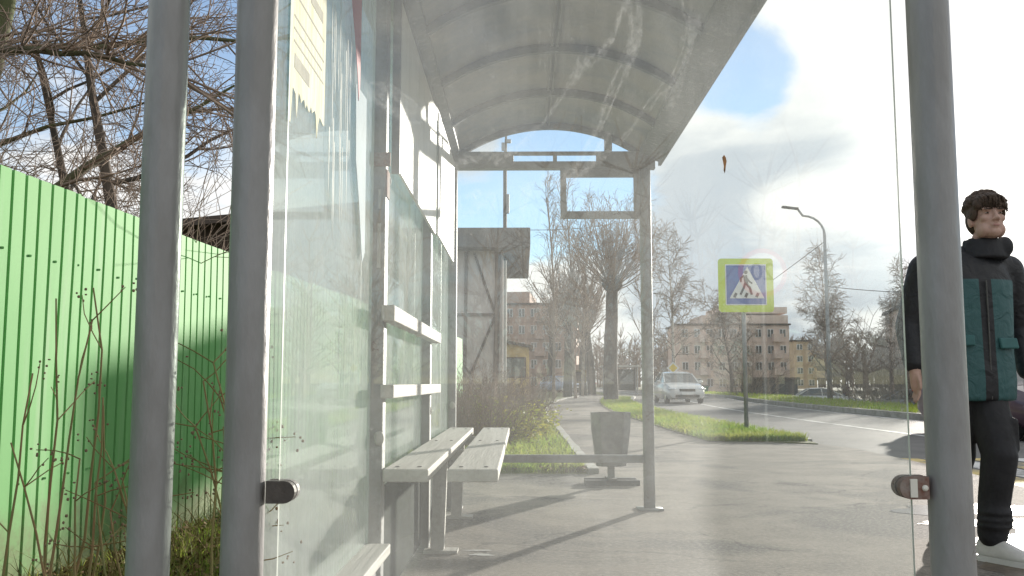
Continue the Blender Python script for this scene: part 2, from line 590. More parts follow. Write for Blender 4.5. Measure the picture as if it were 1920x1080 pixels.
M_wet = mat('wet_asphalt', (.05, .046, .042), .16, .0, 5, .12, 60, col2=(.09, .082, .07), spec=.6)
M_mud = mat('mud', (.16, .125, .09), .55, .0, 8, .8, 30, col2=(.10, .08, .06))
patch('puddle', (2.9, 5.0), .45, .55, .0015, M_wet, 2)
patch('puddle', (3.1, 6.4), .5, .35, .0015, M_wet, 3)
patch('mud', (2.55, 4.3), .4, .3, .0015, M_mud, 4)
patch('mud', (2.9, 5.8), .5, .16, .003, M_mud, 6)
patch('asphalt_patch', (-.20, 4.72), .055, .03, .0015, mat('chalky_spot', (.55, .55, .53), .9, .2, 20), 12)
patch('asphalt_patch', (-.22, 4.84), .06, .02, .0015, MATS['chalky_spot'], 13)

# ------------------------------------------------------------------ the bus shelter
YN, YF = 1.80, 6.40
BXn, BXf = P(468, 540, YN).x, P(846, 540, YF).x
FXn, FXf = P(1763, 540, YN).x, P(1212, 540, YF).x
def BX(y): return BXn + (y - YN) / (YF - YN) * (BXf - BXn)
def FX(y): return FXn + (y - YN) / (YF - YN) * (FXf - FXn)


sh = thing('bus_shelter', 'grey steel bus shelter with arched roof and dusty glass walls', 'bus shelter', (0, 4.1, 0))
SO = V((0, 4.1, 0))


def part(mb_, name, m, smooth=False, parent=None, label=None):
    mb_.v = [(a - SO.x, b - SO.y, c - SO.z) for a, b, c in mb_.v]
    o = mb_.build(name, m, parent or sh, smooth)
    if label:
        o['label'] = label
    return o


def round_post(x, y, z1, r=.040, z0=0.0):
    mb_ = MB()
    zs = [z0 + (z1 - z0) * i / 14 for i in range(15)]
    mb_.tube([V((x, y, z)) for z in zs], r, 24)
    mb_.box((x, y, .006), (.17, .17, .012))
    return mb_


ZB = P(1000, 318, YF).z           # underside of the end beam
ZT = P(1000, 286, YF).z           # its top
for (x, y, lab) in ((BXn, YN, None), (FXn, YN, None), (P(297, 540, YN).x, YN, None)):
    part(round_post(x, y, ZT + .02), 'post', M_post, True)
for (x, y) in ((BXf, YF), (FXf, YF)):
    part(round_post(x, y, ZB), 'post', M_frame, True)
Y1, Y2 = 3.33, 4.87
for y in (Y1, Y2):
    x = BX(y)
    mb = MB()
    mb.box((x, y, ZT / 2), (.055, .075, ZT), bev=.006)
    mb.box((x, y, .006), (.15, .17, .012))
    if y == Y1:   # slots and the rusty joint of the nearer column
        mb.box((x + .029, y, 1.57), (.006, .07, .10), 1)
        mb.box((x + .006, y - .039, 1.655), (.075, .012, .05), 1)
        mb.box((x + .006, y - .0385, 1.34), (.012, .004, .16), 2)
        mb.box((x + .006, y - .0385, 1.51), (.010, .004, .07), 2)
    part(mb, 'post', [M_frame, M_rust, M_plank])
# longitudinal beams (back and front) and the short tie to the outer post
mb = MB()
mb.box((BX(4.1), 4.1, (ZB + ZT) / 2), (.06, YF - YN - .09, ZT - ZB - .004))
part(mb, 'beam', M_frame)
mb = MB()
mb.box(((BXn + P(297, 540, YN).x) / 2, YN, ZB + .03), (BXn - P(297, 540, YN).x - .08, .05, .06))
part(mb, 'beam', M_frame)
# roof: barrel vault between two gutter flanges
XE = P(1240, 300, YF).x
ZE = P(1240, 300, YF).z
x0, x1 = BXf + .06, FXf - .04
zsp = P(1200, 282, YF).z
zcr = P(1020, 231, YF).z
arc = []
rise, half = zcr - zsp, (x1 - x0) / 2
rad = (half ** 2 + rise ** 2) / (2 * rise)
for i in range(25):
    a = -math.asin(half / rad) + 2 * math.asin(half / rad) * i / 24
    arc.append(((x0 + x1) / 2 + rad * math.sin(a), zcr - rad + rad * math.cos(a)))
xb = BXf - .16
prof = [(xb, ZE + .02)] + arc + [(XE, ZE + .02)]
topp = [(x, z + .022) for x, z in prof]
mb = MB()
mb.prism(prof + topp[::-1], 'y', YN - .28, YF + .06)
part(mb, 'roof', M_roof)
mb = MB()       # front gutter strip, hanging as a lip below the roof's edge
mb.prism([(x1 + .002, zsp - .004), (XE + .004, ZE + .016), (XE + .004, ZE - .03), (XE - .016, ZE - .03), (XE - .016, ZE), (x1 + .002, zsp - .03)], 'y', YN - .28, YF + .05)
M_gut = mat('gutter_sheet', (.20, .205, .195), .6, .0, 25, .3, 60, col2=(.36, .36, .33), lo=.5, hi=.75)
part(mb, 'gutter', M_gut)
mb = MB()
mb.prism([(xb, ZE + .016), (xb, ZE - .03), (xb + .02, ZE - .03), (x0 - .002, zsp - .03), (x0 - .002, zsp - .004)], 'y', YN - .28, YF + .05)
part(mb, 'gutter', M_gut)
for k in range(7):
    y = YN + k * (YF - YN) / 6
    mb = MB()
    inner = [(x, z - .045) for x, z in arc]
    outer = [(x, z - .003) for x, z in arc]
    mb.prism(inner + outer[::-1], 'y', y - .018, y + .018)
    part(mb, 'rib', mat('rib_steel', (.17, .175, .175), .6, .2, 9, .2))
for xo in (-.012, .016):
    mb = MB()
    mb.box(((x0 + x1) / 2 - .02 + xo, 4.1, zcr - .012), (.012, YF - YN, .018))
    part(mb, 'purlin', M_frame)
# end frames: near one above the picture, far one with its slotted beam
for (y, fx, bx) in ((YN, FXn, BXn), (YF, FXf, BXf)):
    mb = MB()
    w_ = fx - bx
    c = (fx + bx) / 2
    mb.box((c, y, ZT - .008), (w_ + .14, .06, .016))
    mb.box((c, y, ZB + .026), (w_ + .14, .06, .052))
    zm = (ZB + .052 + ZT - .016) / 2
    hh = ZT - .016 - ZB - .052
    u0, u1, u2, u3 = [P(u, 300, YF).x + (0 if y == YF else (bx - BXf)) for u in (963, 1037, 1044, 1118)]
    for (a, b) in ((bx - .07, u0), (u1, u2), (u3, fx + .07)):
        mb.box(((a + b) / 2, y, zm), (b - a, .056, hh))
    part(mb, 'end_beam', M_frame)
    mb = MB()
    xs = P(1140, 265, YF).x
    mb.box((xs, y, (ZT + zcr - .03) / 2), (.052, .05, zcr - .03 - ZT - .02))
    part(mb, 'strut', M_frame)
# empty board frame under the far beam
mb = MB()
a, b = P(1051, 410, YF), P(1199, 320, YF)
ai, bi = P(1062, 397, YF), P(1188, 332, YF)
zt_ = ZB - .001
mb.box(((a.x + b.x) / 2, YF, (zt_ + bi.z) / 2), (b.x - a.x, .04, zt_ - bi.z))
mb.box(((a.x + b.x) / 2, YF, (a.z + ai.z) / 2), (b.x - a.x, .04, ai.z - a.z))
mb.box(((a.x + ai.x) / 2, YF, (ai.z + bi.z) / 2), (ai.x - a.x, .036, bi.z - ai.z))
mb.box(((b.x + bi.x) / 2, YF, (ai.z + bi.z) / 2), (b.x - bi.x, .036, bi.z - ai.z))
part(mb, 'sign_frame', M_frame)
zr = P(1080, 860, YF).z
mb = MB()
mb.box(((BXf + FXf) / 2, YF, zr), (FXf - BXf - .07, .045, .052), bev=.004)
part(mb, 'rail', M_frame)


def pane(name, c, s, m, parent=None):
    """a pane: clear faces, pale edges"""
    mb_ = MB()
    c = V(c)
    hx, hy, hz = s[0] / 2, s[1] / 2, s[2] / 2
    vs = [c + V((x, y, z)) for x in (-hx, hx) for y in (-hy, hy) for z in (-hz, hz)]
    fs = [(0, 1, 3, 2), (4, 6, 7, 5), (0, 4, 5, 1), (2, 3, 7, 6), (0, 2, 6, 4), (1, 5, 7, 3)]
    thin = min(range(3), key=lambda i: s[i])
    for i, f in enumerate(fs):
        mb_.add(vs, [f], 0 if i // 2 == thin else 1)
    bse = mb_
    o = part(bse, name, [m, M_edge], parent=parent)
    return o


gx0, gx1 = P(533, 540, YN).x, P(1692, 540, YN).x
gp = pane('glass_pane', ((gx0 + gx1) / 2, YN, (.16 + 2.24) / 2), (gx1 - gx0, .008, 2.08), GL_near)
gp['label'] = 'dusty end pane clamped between two round posts'


def clamp(px, py, side, rusty):
    """half-round clamp from a post on to the pane's edge"""
    p = P(px, py, YN - .02)
    mb_ = MB()
    n = 10
    r = .021
    L = .034
    poly = [(-side * L, -r), (0, -r)] + [(side * r * math.sin(math.pi * i / n), -r * math.cos(math.pi * i / n)) for i in range(1, n)] + [(0, r), (-side * L, r)]
    if side < 0:
        poly = poly[::-1]
    for (lo, hi) in ((YN - .022, YN - .0045), (YN + .0045, YN + .022)):
        mb_.prism([(p.x + x, p.z + z) for x, z in poly], 'y', lo, hi)
    if rusty:
        mb_.box((p.x - side * .004, YN - .0235, p.z), (.013, .004, .034), 1)
        mb_.ball((p.x - side * .026, YN - .022, p.z), (.006, .005, .006), 1)
    return part(mb_, 'clamp', [M_rust if rusty else mat('clamp_metal', (.10, .085, .075), .6, .3, 30, .3), M_board])


clamp(532, 923, 1, False)
clamp(1708, 915, -1, True)
# back wall panes, with the small clips that hold them
for k_, (ya, yb) in enumerate(((YN + .06, Y1 - .05), (Y1 + .05, Y2 - .05), (Y2 + .05, YF - .06))):
    xm = BX((ya + yb) / 2)
    zb0 = .24 if k_ == 0 else .47
    g_ = pane('glass_pane', (xm - .012, (ya + yb) / 2, (zb0 + ZB - .06) / 2), (.008, yb - ya, ZB - .06 - zb0), GL_back)
    if k_:
        mb = MB()
        mb.box((xm - .012, (ya + yb) / 2, .25), (.012, yb - ya, .43))
        part(mb, 'kick_plate', mat('dark_green_plate', (.045, .055, .048), .95, .3, 5, .2, spec=.05))
for (px, py, y) in ((697, 822, Y1 - .05), (722, 340, Y1 + .04), (793, 770, Y2), (838, 760, YF - .07)):
    mb = MB()
    mb.ball((BX(y) + .018, y, P(px, py, y).z), (.018, .012, .026))
    part(mb, 'clip', M_plank, True)
# white notice boards high on the back wall
for (ya, yb) in ((3.42, 4.93), (4.945, 6.05)):
    mb = MB()
    mb.box((BX((ya + yb) / 2) + .045, (ya + yb) / 2, (1.64 + ZB - .03) / 2), (.012, yb - ya, ZB - .03 - 1.64), bev=.002)
    part(mb, 'notice_board', M_board)
mb = MB()
mb.box((BX(4.7) + .053, 4.93, (1.64 + ZB - .03) / 2), (.006, .022, ZB - .03 - 1.64))
part(mb, 'trim', M_frame)
mb = MB()
mb.box((BX(3.42) + .045, 3.412, (1.62 + ZB) / 2), (.03, .016, ZB - 1.64))
part(mb, 'trim', M_frame)
# low kick plate in the first bay
mb = MB()
mb.box((BX(2.5) + .02, 2.56, .285), (.11, 1.38, .035), bev=.004)
part(mb, 'ledge', M_plank)
mb = MB()
mb.box((BX(2.5) + .0, 2.56, .135), (.05, 1.38, .262))
part(mb, 'kick_plate', M_frame)

# papers on the back wall
M_paper = mat('cream_paper', (.62, .57, .34), .85, .0, 9, col2=(.72, .70, .56), stretch=(1, 5, .6))
M_print = mat('faded_print', (.42, .39, .30), .9, .2, 20)


def ragged(name, y0_, y1_, ztop, zbl, zbr, m, seed, off, label, cat, drips=6, group=None):
    """a torn sheet glued on the pane: flat top, ragged lower edge"""
    rr = random.Random(seed)
    n = 26
    pl = [(y1_, ztop), (y0_, ztop)]
    for i in range(n + 1):
        t = i / n
        z = zbl + (zbr - zbl) * t + rr.uniform(-.012, .012) - (rr.uniform(.02, .14) if rr.random() < .22 else 0)
        pl.append((y0_ + (y1_ - y0_) * t, z))
    mb_ = MB()
    x = BX(y0_) + off
    mb_.prism(pl, 'x', x - .0008, x + .0008)
    return mb_, x


mb, x = ragged('p', 2.05, 2.42, 2.3, P(548, 165, 2.05).z, P(612, 232, 2.42).z, M_paper, 4, .001, '', '')
for (z0_, z1_, ya, yb) in ((1.86, 1.92, 2.1, 2.2), (1.70, 1.705, 2.08, 2.4), (1.67, 1.675, 2.08, 2.38), (1.64, 1.645, 2.08, 2.4), (1.58, 1.615, 2.09, 2.24), (1.755, 1.76, 2.1, 2.4), (1.80, 1.83, 2.24, 2.38)):
    mb.prism([(ya, z0_), (yb, z0_), (yb, z1_), (ya, z1_)], 'x', x + .001, x + .0016, 1)
tag(mb.build('poster', [M_paper, M_print]), 'cream torn poster with faded lines glued on the back pane', 'poster')
mb, x = ragged('p', 2.72, 2.97, 2.4, 2.02, 1.90, M_red, 7, .003, '', '')
mb = MB()
A = BX(2.8) + .003
mb.prism([(2.66, 2.3), (2.70, 2.08), (2.80, 1.93), (2.865, 1.80), (2.88, 1.745), (2.90, 1.80), (2.91, 2.3)], 'x', A - .0008, A + .0008)
tag(mb.build('paper_scrap', mat('red_paper', (.42, .07, .075), .7, .15, 8)), 'red pointed torn scrap hanging high on the back pane', 'paper scrap')
mb = MB()
mb.prism([(2.84, 1.79), (3.04, 1.80), (3.05, 1.28), (3.0, 1.24), (2.93, 1.42), (2.86, 1.55)], 'x', A - .003, A - .0014)
tag(mb.build('paper_scrap', mat('pale_blue_paper', (.25, .33, .38), .8, .2, 6)), 'pale blue paper strip below the red scrap on glass', 'paper scrap')
mb = MB()
rr = random.Random(21)
for i in range(26):
    y = rr.uniform(2.46, 2.78)
    zt = rr.uniform(1.50, 2.0)
    L = rr.uniform(.05, .28)
    mb.prism([(y, zt), (y + rr.uniform(.002, .009), zt), (y + .009, zt - L * .5), (y + .006, zt - L)], 'x', BX(y) + .0005, BX(y) + .0012)
tag(mb.build('glue_residue', mat('dried_glue', (.50, .50, .44), .7, .3, 30)), 'whitish runs of dried glue beside the cream poster', 'glue')
# dry leaf stuck on the end pane
p = P(1358, 308, YN - .006)
mb = MB()
lf = [(0, .019), (.0035, .014), (.005, .006), (.003, -.004), (.0022, -.012), (.0008, -.018), (-.0012, -.012), (-.0006, -.003), (-.002, .006), (-.0035, .014)]
mb.prism([(p.x + x_, p.z + z_) for x_, z_ in lf], 'y', YN - .0056, YN - .0042)
tag(mb.build('dead_leaf', mat('orange_leaf', (.50, .24, .09), .7, .0, 60, col2=(.16, .10, .06))), 'tiny orange-brown leaf stuck on the dusty end pane', 'leaf')

# ------------------------------------------------------------------ the bench
bn = thing('bench', 'white plank bench with two backrest bars inside the shelter', 'bench', (BX(4.8) + .25, 4.8, 0))
BO = V(bn.location)


def bpart(mb_, name, m):
    mb_.v = [(a - BO.x, b - BO.y, c - BO.z) for a, b, c in mb_.v]
    return mb_.build(name, m, bn)


ybn, ybf = 3.22, 6.22
zs = P(760, 880, ybn).z
for (ua, ub) in ((717, 803), (838, 934)):
    xa, xb_ = P(ua, 880, ybn).x, P(ub, 880, ybn).x
    mb = MB()
    mb.box(((xa + xb_) / 2, (ybn + ybf) / 2, zs - .022), (xb_ - xa, ybf - ybn, .044), bev=.005)
    for y_ in (ybn + .09, ybn + 1.58, ybf - .2):
        for f_x in (.25, .75):
            mb.ball((xa + (xb_ - xa) * f_x, y_, zs + .0005), (.009, .009, .003), 1, 10, 5)
    bpart(mb, 'seat_plank', [M_plank, M_dkmetal])
xr = P(934, 880, ybn).x
for y in (4.80, 6.0):
    mb = MB()
    xw = BX(y) + .075
    mb.loft([[V((xw - .03, y - .03, 0)), V((xw + .035, y - .03, 0)), V((xw + .035, y + .03, 0)), V((xw - .03, y + .03, 0))],
             [V((xw - .022, y - .025, zs - .10)), V((xw + .05, y - .025, zs - .10)), V((xw + .05, y + .025, zs - .10)), V((xw - .022, y + .025, zs - .10))],
             [V((xw - .022, y - .025, zs - .046)), V((xr - .05, y - .025, zs - .046)), V((xr - .05, y + .025, zs - .046)), V((xw - .022, y + .025, zs - .046))]])
    mb.box((xw + .02, y, .007), (.17, .11, .014))
    bpart(mb, 'leg', M_plank)
for (py0, py1, vmid) in ((571, 603, 585), (720, 748, 735)):
    za, zb_ = P(690, py1, 3.18).z, P(690, py0, 3.18).z
    mb = MB()
    xm = BX(4.1) + .052
    mb.box((xm, 4.10, (za + zb_) / 2), (.045, 1.86, zb_ - za - .004), bev=.004)
    bpart(mb, 'backrest_bar', M_plank)

# ------------------------------------------------------------------ the litter bin
pb = G(1146, 908)
bt = thing('litter_bin', 'grey tapered steel litter bin on a stem with flat feet', 'litter bin', pb)
mb = MB()
k = pb.y / F * 1.0
zt_, zl = P(1150, 773, pb.y).z, P(1150, 873, pb.y).z
wt, wl = 36.5 * k, 27 * k
rings = []
for (z, w2) in ((zl, wl), (zl + .30, wt * .97), (zt_, wt)):
    d2 = w2 * .85
    c_ = .3
    rings.append([V((x * w2, y * d2, z)) for x, y in ((-1, -c_), (-c_ * 2, -1), (c_ * 2, -1), (1, -c_), (1, c_), (c_ * 2, 1), (-c_ * 2, 1), (-1, c_))])
inn = [[V((p_.x * .9, p_.y * .9, z)) for p_ in rings[-1]] for z in (zt_, zl + .2)]
mb.loft(rings + inn)
mb.build('bucket', mat('bin_metal', (.17, .17, .16), .6, .0, 9, .3, 40, col2=(.085, .085, .08)), bt)
mb = MB()
mb.box((0, 0, (zl + .02) / 2), (.055, .05, zl + .02))
mb.build('stem', M_frame, bt)
mb = MB()
mb.box((-.0, -.08, .022), (.46, .07, .044), bev=.004)
mb.box((.0, .10, .022), (.44, .07, .044), bev=.004)
mb.box((0, .01, .05), (.08, .28, .012))
mb.build('foot', M_dkmetal, bt)

# ------------------------------------------------------------------ the green fence
def fence_pt(t):
    a, b = P(0, 338, 3.77), V((-1.92, 6.3, 0))
    return a, b


FS = 0.062
def FXX(y): return -2.055 + FS * (y - 3.77)


ZF = 1.70
fn = thing('corrugated_fence', 'bright green corrugated metal fence behind the shelter', 'fence', (FXX(8), 8, 0))
FO = V((FXX(8), 8, 0))
M_fence = mat('green_coated_sheet', (.165, .42, .15), .58, .0, 1.2, .0, col2=(.21, .46, .185), spec=.06, coat=.0, stretch=(1, 1, .3))
t = NT.__new__(NT)
t.t = M_fence.node_tree
_b = [n for n in t.t.nodes if n.type == 'BSDF_PRINCIPLED'][0]
_src = _b.inputs['Base Color'].links[0].from_socket
_ob = t.n('ShaderNodeTexCoord').outputs['Object']
_sz = t.n('ShaderNodeSeparateXYZ', ins={0: _ob}).outputs[2]
_n1 = t.n('ShaderNodeTexNoise', ins={'Vector': _ob, 'Scale': 5.0, 'Detail': 8.0, 'Roughness': .75})
_mud = t.m('MULTIPLY', t.ss(t.m('ADD', _sz, t.m('MULTIPLY', t.m('SUBTRACT', _n1.outputs[0], .5), .9)), .42, .02), .7)
_mp = t.n('ShaderNodeMapping', ins={'Vector': _ob, 'Scale': (9, 9, .6)})
_n2 = t.n('ShaderNodeTexNoise', ins={'Vector': _mp.outputs[0], 'Scale': 1.5, 'Detail': 6.0})
_c = t.mix(t.ss(_n2.outputs[0], .52, .75, 0.0, .35), _src, (.36, .46, .32, 1))
t.link(t.mix(_mud, _c, (.20, .17, .11, 1)), _b.inputs['Base Color'])
fdir = V((FS, 1, 0)).normalized()
fnor = V((fdir.y, -fdir.x, 0))
rr = random.Random(5)
per = .094
npan = 19
y = .3
s0 = -8.0 * math.hypot(1, FS)
for k in range(npan):
    mb = MB()
    prof_ = []
    L = per * 10
    for i in range(10):
        b = i * per
        prof_ += [(b, 0), (b + .070, 0), (b + .074, -.020), (b + .086, -.020), (b + .090, 0)]
    prof_.append((L + .02, 0))
    zt0 = ZF + rr.uniform(-.012, .012)
    tilt = rr.uniform(-.004, .004)
    out_ = rr.uniform(-.002, .002) + (.003 if k % 2 else 0)
    st = s0 + .4 + k * L
    nz = 6
    for (s_, d_) in prof_:
        for q in range(nz + 1):
            z = -.02 + (zt0 + .02) * q / nz
            w_ = .004 * math.sin(z * 3 + k) * (q / nz) + .006 * math.sin(s_ * 5.1 + k * 1.7) * math.sin(z * 2.1 + k * 2.3)
            pt = FO + fdir * (st + s_ + tilt * z) + fnor * (d_ + out_ + w_)
            mb.v.append((pt.x - FO.x, pt.y - FO.y, z))
    for i in range(len(prof_) - 1):
        for q in range(nz):
            a = i * (nz + 1) + q
            mb.f.append((a, a + nz + 1, a + nz + 2, a + 1)); mb.mi.append(0)
    # screws along the two rails
    for zz in (.45, 1.38):
        for i in range(0, 10, 2):
            pt = fdir * (st + i * per + .034) + fnor * (.004 + out_)
            mb.ball((pt.x, pt.y, zz + rr.uniform(-.01, .01)), (.007, .007, .007), 1, 6, 4)
    mb.build('panel', [M_fence, M_fence], fn)
for zz in (.45, 1.38):
    mb = MB()
    c = fdir * (s0 + .4 + npan * per * 5) - fnor * .045
    L = npan * per * 10
    mb.box((c.x, c.y, zz), (.04, L, .02), rot=None if False else Matrix.Rotation(-math.atan(FS), 3, 'Z'))
    mb.v = [(a, b, q) for a, b, q in mb.v]
    mb.build('rail', M_dkmetal, fn)
for k in range(8):
    c = fdir * (s0 + .5 + k * 2.3) - fnor * .10
    mb = MB()
    mb.box((c.x, c.y, .82), (.06, .06, 1.64))
    mb.build('post', M_dkmetal, fn)


# ------------------------------------------------------------------ trees
def perp(d, rr):
    v = V((rr.uniform(-1, 1), rr.uniform(-1, 1), rr.uniform(-1, 1)))
    v -= d * v.dot(d)
    return v.normalized() if v.length > 1e-4 else d.orthogonal().normalized()


def branch(mb_, p, d, L, r0, r1, nseg, wob, trop, rr, n):
    pts, rads, dirs = [p.copy()], [r0], [d.copy()]
    d = d.copy()
    for i in range(nseg):
        d = (d + perp(d, rr) * rr.uniform(0, wob) + V((0, 0, trop))).normalized()
        p = p + d * (L / nseg)
        pts.append(p)
        dirs.append(d)
        rads.append(r0 + (r1 - r0) * (i + 1) / nseg)
    mb_.tube(pts, rads, n, cap=False)
    return pts, rads, dirs


def make_tree(name, seed, spec, mats, label, cat='tree', loc=(0, 0, 0), group=None, rz=0, lean=(0, 0)):
    """spec: list of levels (children, length, ratio, angle lo/hi, wobble, tropism, first, sides, tip radius)"""
    rr = random.Random(seed)
    T, C = MB(), MB()
    root = thing(name, label, cat, loc, rz, group)
    l0 = spec[0]
    d0 = V((lean[0], lean[1], 1)).normalized()
    pts, rads, dirs = branch(T, V((0, 0, -.05)), d0, l0['L'], l0['r'], l0['r1'], l0.get('seg', 8), l0.get('wob', .08), 0, rr, 10)
    if l0.get('knob'):
        T.ball(pts[-1], (l0['knob'], l0['knob'], l0['knob'] * .9), 0, 10, 7)
    parents = [(pts, rads, dirs, l0['L'])]
    for li, l in enumerate(spec[1:]):
        tgt = T if li < l0.get('limbs', 1) else C
        new = []
        for (pts, rads, dirs, PL) in parents:
            k = l['n'] if isinstance(l['n'], int) else rr.randint(*l['n'])
            for c in range(k):
                t = l.get('first', .3) + (1 - l.get('first', .3)) * (c + rr.random()) / k
                f = t * (len(pts) - 1)
                i = min(int(f), len(pts) - 2)
                a = f - i
                p = pts[i] * (1 - a) + pts[i + 1] * a
                d = dirs[i + 1]
                ang = R(rr.uniform(*l['ang']))
                side = perp(d, rr)
                nd = (d * math.cos(ang) + side * math.sin(ang)).normalized()
                L = l['L'] * rr.uniform(.6, 1.25) * (1 - l.get('taper', .45) * t)
                r0 = min(rads[i] * l.get('rr', .55), l.get('rmax', 9))
                r1 = l['r1']
                new.append((*branch(tgt, p, nd, L, max(r0, r1), r1, l.get('seg', 4), l.get('wob', .25), l.get('up', 0), rr, l.get('sides', 4)), L))
        parents = new
    T.build('trunk', mats[0], root, True)
    C.build('crown', mats[1], root, True)
    return root


TW = .0045
def spread(h, r, lim=9, dense=1.0, fine=TW, up=.05):
    return [dict(L=h, r=r, r1=r * .25, seg=9, wob=.14, limbs=1),
            dict(n=lim, L=h * .62, ang=(35, 75), first=.28, r1=.010, rr=.5, wob=.30, up=up, seg=7, sides=6),
            dict(n=int(8 * dense), L=h * .27, ang=(30, 75), first=.2, r1=.0040, rr=.45, wob=.35, up=up * .4, seg=5, sides=4),
            dict(n=int(7 * dense), L=h * .13, ang=(25, 75), first=.15, r1=fine * 1.2, rr=.6, wob=.40, up=0, seg=4, sides=3),
            dict(n=int(5 * dense), L=h * .065, ang=(25, 70), first=.2, r1=fine * .8, rr=.8, wob=.4, up=-.03, seg=3, sides=3)]


GT = 'bare trees behind the green fence'
tA = make_tree('bare_tree', 11, spread(6.2, .13, 10, .95, .0026), [M_bark2, M_twig], 'tangled bare tree with mossy limbs above the near end of the green fence', loc=(-4.3, 6.9, 0), group=GT)
tB = make_tree('bare_tree', 12, spread(5.2, .10, 9, 1.0, .0026, up=.0), [M_bark, M_twig], 'brown twiggy bare tree second along behind the green fence', loc=(-3.9, 9.2, 0), group=GT)
dup(tA, (-6.4, 9.6, 0), R(130), .95, 'taller bare tree standing back from the near end of the fence', GT)
dup(tB, (-5.4, 11.6, 0), R(70), 1.0, 'bushy bare tree in front of the brown shed roof', GT)
dup(tB, (-4.9, 7.5, 0), R(20), .55, 'low bare tree filling the corner over the fence', GT)
# the mossy limb that reaches across the upper left corner
mb, mc = MB(), MB()
rr = random.Random(3)
pA, pB = P(-160, 95, 6.2), P(330, 150, 5.6)
pts, rads = [], []
for i in range(13):
    t = i / 12
    q = pA.lerp(pB, t) + V((0, 0, .10 * math.sin(t * 2.6)))
    pts.append(q + V((rr.uniform(-.015, .015), 0, rr.uniform(-.015, .015))))
    rads.append(.036 * (1 - .75 * t))
dead = thing('leaning_tree', 'old leaning tree with one long mossy limb across the top left sky', 'tree', (-5.0, 6.3, 0))
DO = V(dead.location)
tr0 = [DO + V((0, 0, -.05)), DO + V((.05, 0, 1.2)), DO + V((.25, -.02, 2.3)), pts[0]]
mb.tube([q - DO for q in tr0], [.12, .10, .075, .042], 8)
mb.tube([q - DO for q in pts], rads, 8)
for i in range(2, 13):
    for j in range(4):
        d = (V((.5, rr.uniform(-.6, .4), rr.uniform(-.7, .9)))).normalized()
        bp, br, bd = branch(mc, pts[i] - DO, d, rr.uniform(.5, 1.1), .009, .004, 6, .35, -.02, rr, 4)
        for k in range(6):
            q = bp[rr.randint(1, 5)]
            b2 = branch(mc, q, (bd[2] + perp(bd[2], rr) * .9).normalized(), rr.uniform(.2, .5), .004, .0028, 4, .4, -.02, rr, 3)
mb.build('trunk', M_bark2, dead, True)
mc.build('crown', M_twig, dead, True)


def make_bush(name, seed, n, h, spread_, mats, label, loc, r0=.008, kids=5, group=None, leaf=None, nleaf=0, lsize=.03, rz=0):
    rr = random.Random(seed)
    C = MB()
    root = thing(name, label, 'bush', loc, rz, group)
    LV = MB()
    for i in range(n):
        a, q = rr.uniform(0, 6.28), math.sqrt(rr.random())
        p = V((math.cos(a) * q * spread_[0], math.sin(a) * q * spread_[1], -.03))
        d = V((math.cos(a) * q * .55 + rr.uniform(-.2, .2), math.sin(a) * q * .55 + rr.uniform(-.2, .2), 1)).normalized()
        pts, rads, dirs = branch(C, p, d, h * rr.uniform(.55, 1.05), r0, r0 * .5, 6, .22, 0, rr, 4)
        for k in range(kids):
            i2 = rr.randint(1, 6)
            b = branch(C, pts[i2], (dirs[i2] + perp(d, rr) * rr.uniform(.4, 1.0)).normalized(), h * rr.uniform(.12, .4), r0 * .6, r0 * .35, 4, .35, .02, rr, 3)
            for m_ in range(2):
                j2 = rr.randint(1, 4)
                branch(C, b[0][j2], (b[2][j2] + perp(d, rr) * .8).normalized(), h * rr.uniform(.06, .16), r0 * .4, r0 * .3, 2, .3, 0, rr, 3)
        for k in range(nleaf):
            q_ = pts[rr.randint(1, 6)] + V((rr.gauss(0, .07), rr.gauss(0, .07), rr.gauss(0, .05)))
            a1 = perp(V((0, 0, 1)), rr) * lsize * rr.uniform(.6, 1.3)
            a2 = V((rr.uniform(-1, 1), rr.uniform(-1, 1), rr.uniform(-.4, 1))).normalized() * lsize * rr.uniform(.5, .9)
            LV.add([q_ - a1, q_ + a2, q_ + a1, q_ - a2], [(0, 1, 2, 3)])
    C.build('stems', mats, root, True)
    if leaf:
        LV.build('leaves', leaf, root)
    return root


# thicket over the fence top: separate bushes
GB = 'bare bushes crowding the back of the fence'
b0 = make_bush('bare_bush', 31, 46, 2.7, (.75, .75), M_twig, 'brown bare bush leaning over the near fence top', (-4.1, 5.2, 0), .006, 8, GB)
for i, (x, y, s, lab) in enumerate(((-3.9, 7.0, .86, 'brown bare bush behind the fence between the two grey posts'), (-4.7, 8.4, 1.05, 'bare bush deep behind the fence below the mossy limb'),
                                    (-3.7, 9.6, .85, 'bare bush behind the fence where the shelter glass begins'), (-5.6, 6.6, 1.15, 'bare bush at the far left edge over the fence'), (-3.9, 12.5, .95, 'bare bush behind the fence seen through the back pane'))):
    dup(b0, (x, y, 0), 1.3 * i + .4, s, lab, GB)

# brown shed behind the fence
shd = thing('wooden_shed', 'dark brown plank shed with sloping roof behind the fence', 'shed', (-5.6, 17.0, 0))
M_wood = mat('old_brown_planks', (.085, .058, .042), .9, .0, 5, .5, 30, col2=(.05, .038, .03), stretch=(5, 5, .3))
mb = MB()
mb.prism([(-2.9, 0), (2.7, 0), (2.7, 4.0), (-2.9, 3.5)], 'y', 0, 4)
for i in range(22):
    mb.box((-2.8 + i * .25, -.012, 1.8), (.012, .02, 3.2), 0)
mb.build('wall', M_wood, shd)
mb = MB()
mb.prism([(-3.3, 3.44), (3.0, 4.03), (3.0, 4.17), (-3.3, 3.58)], 'y', -.35, 4.3)
mb.build('roof', mat('rusty_roof', (.10, .075, .06), .8, .3, 3, .3), shd)

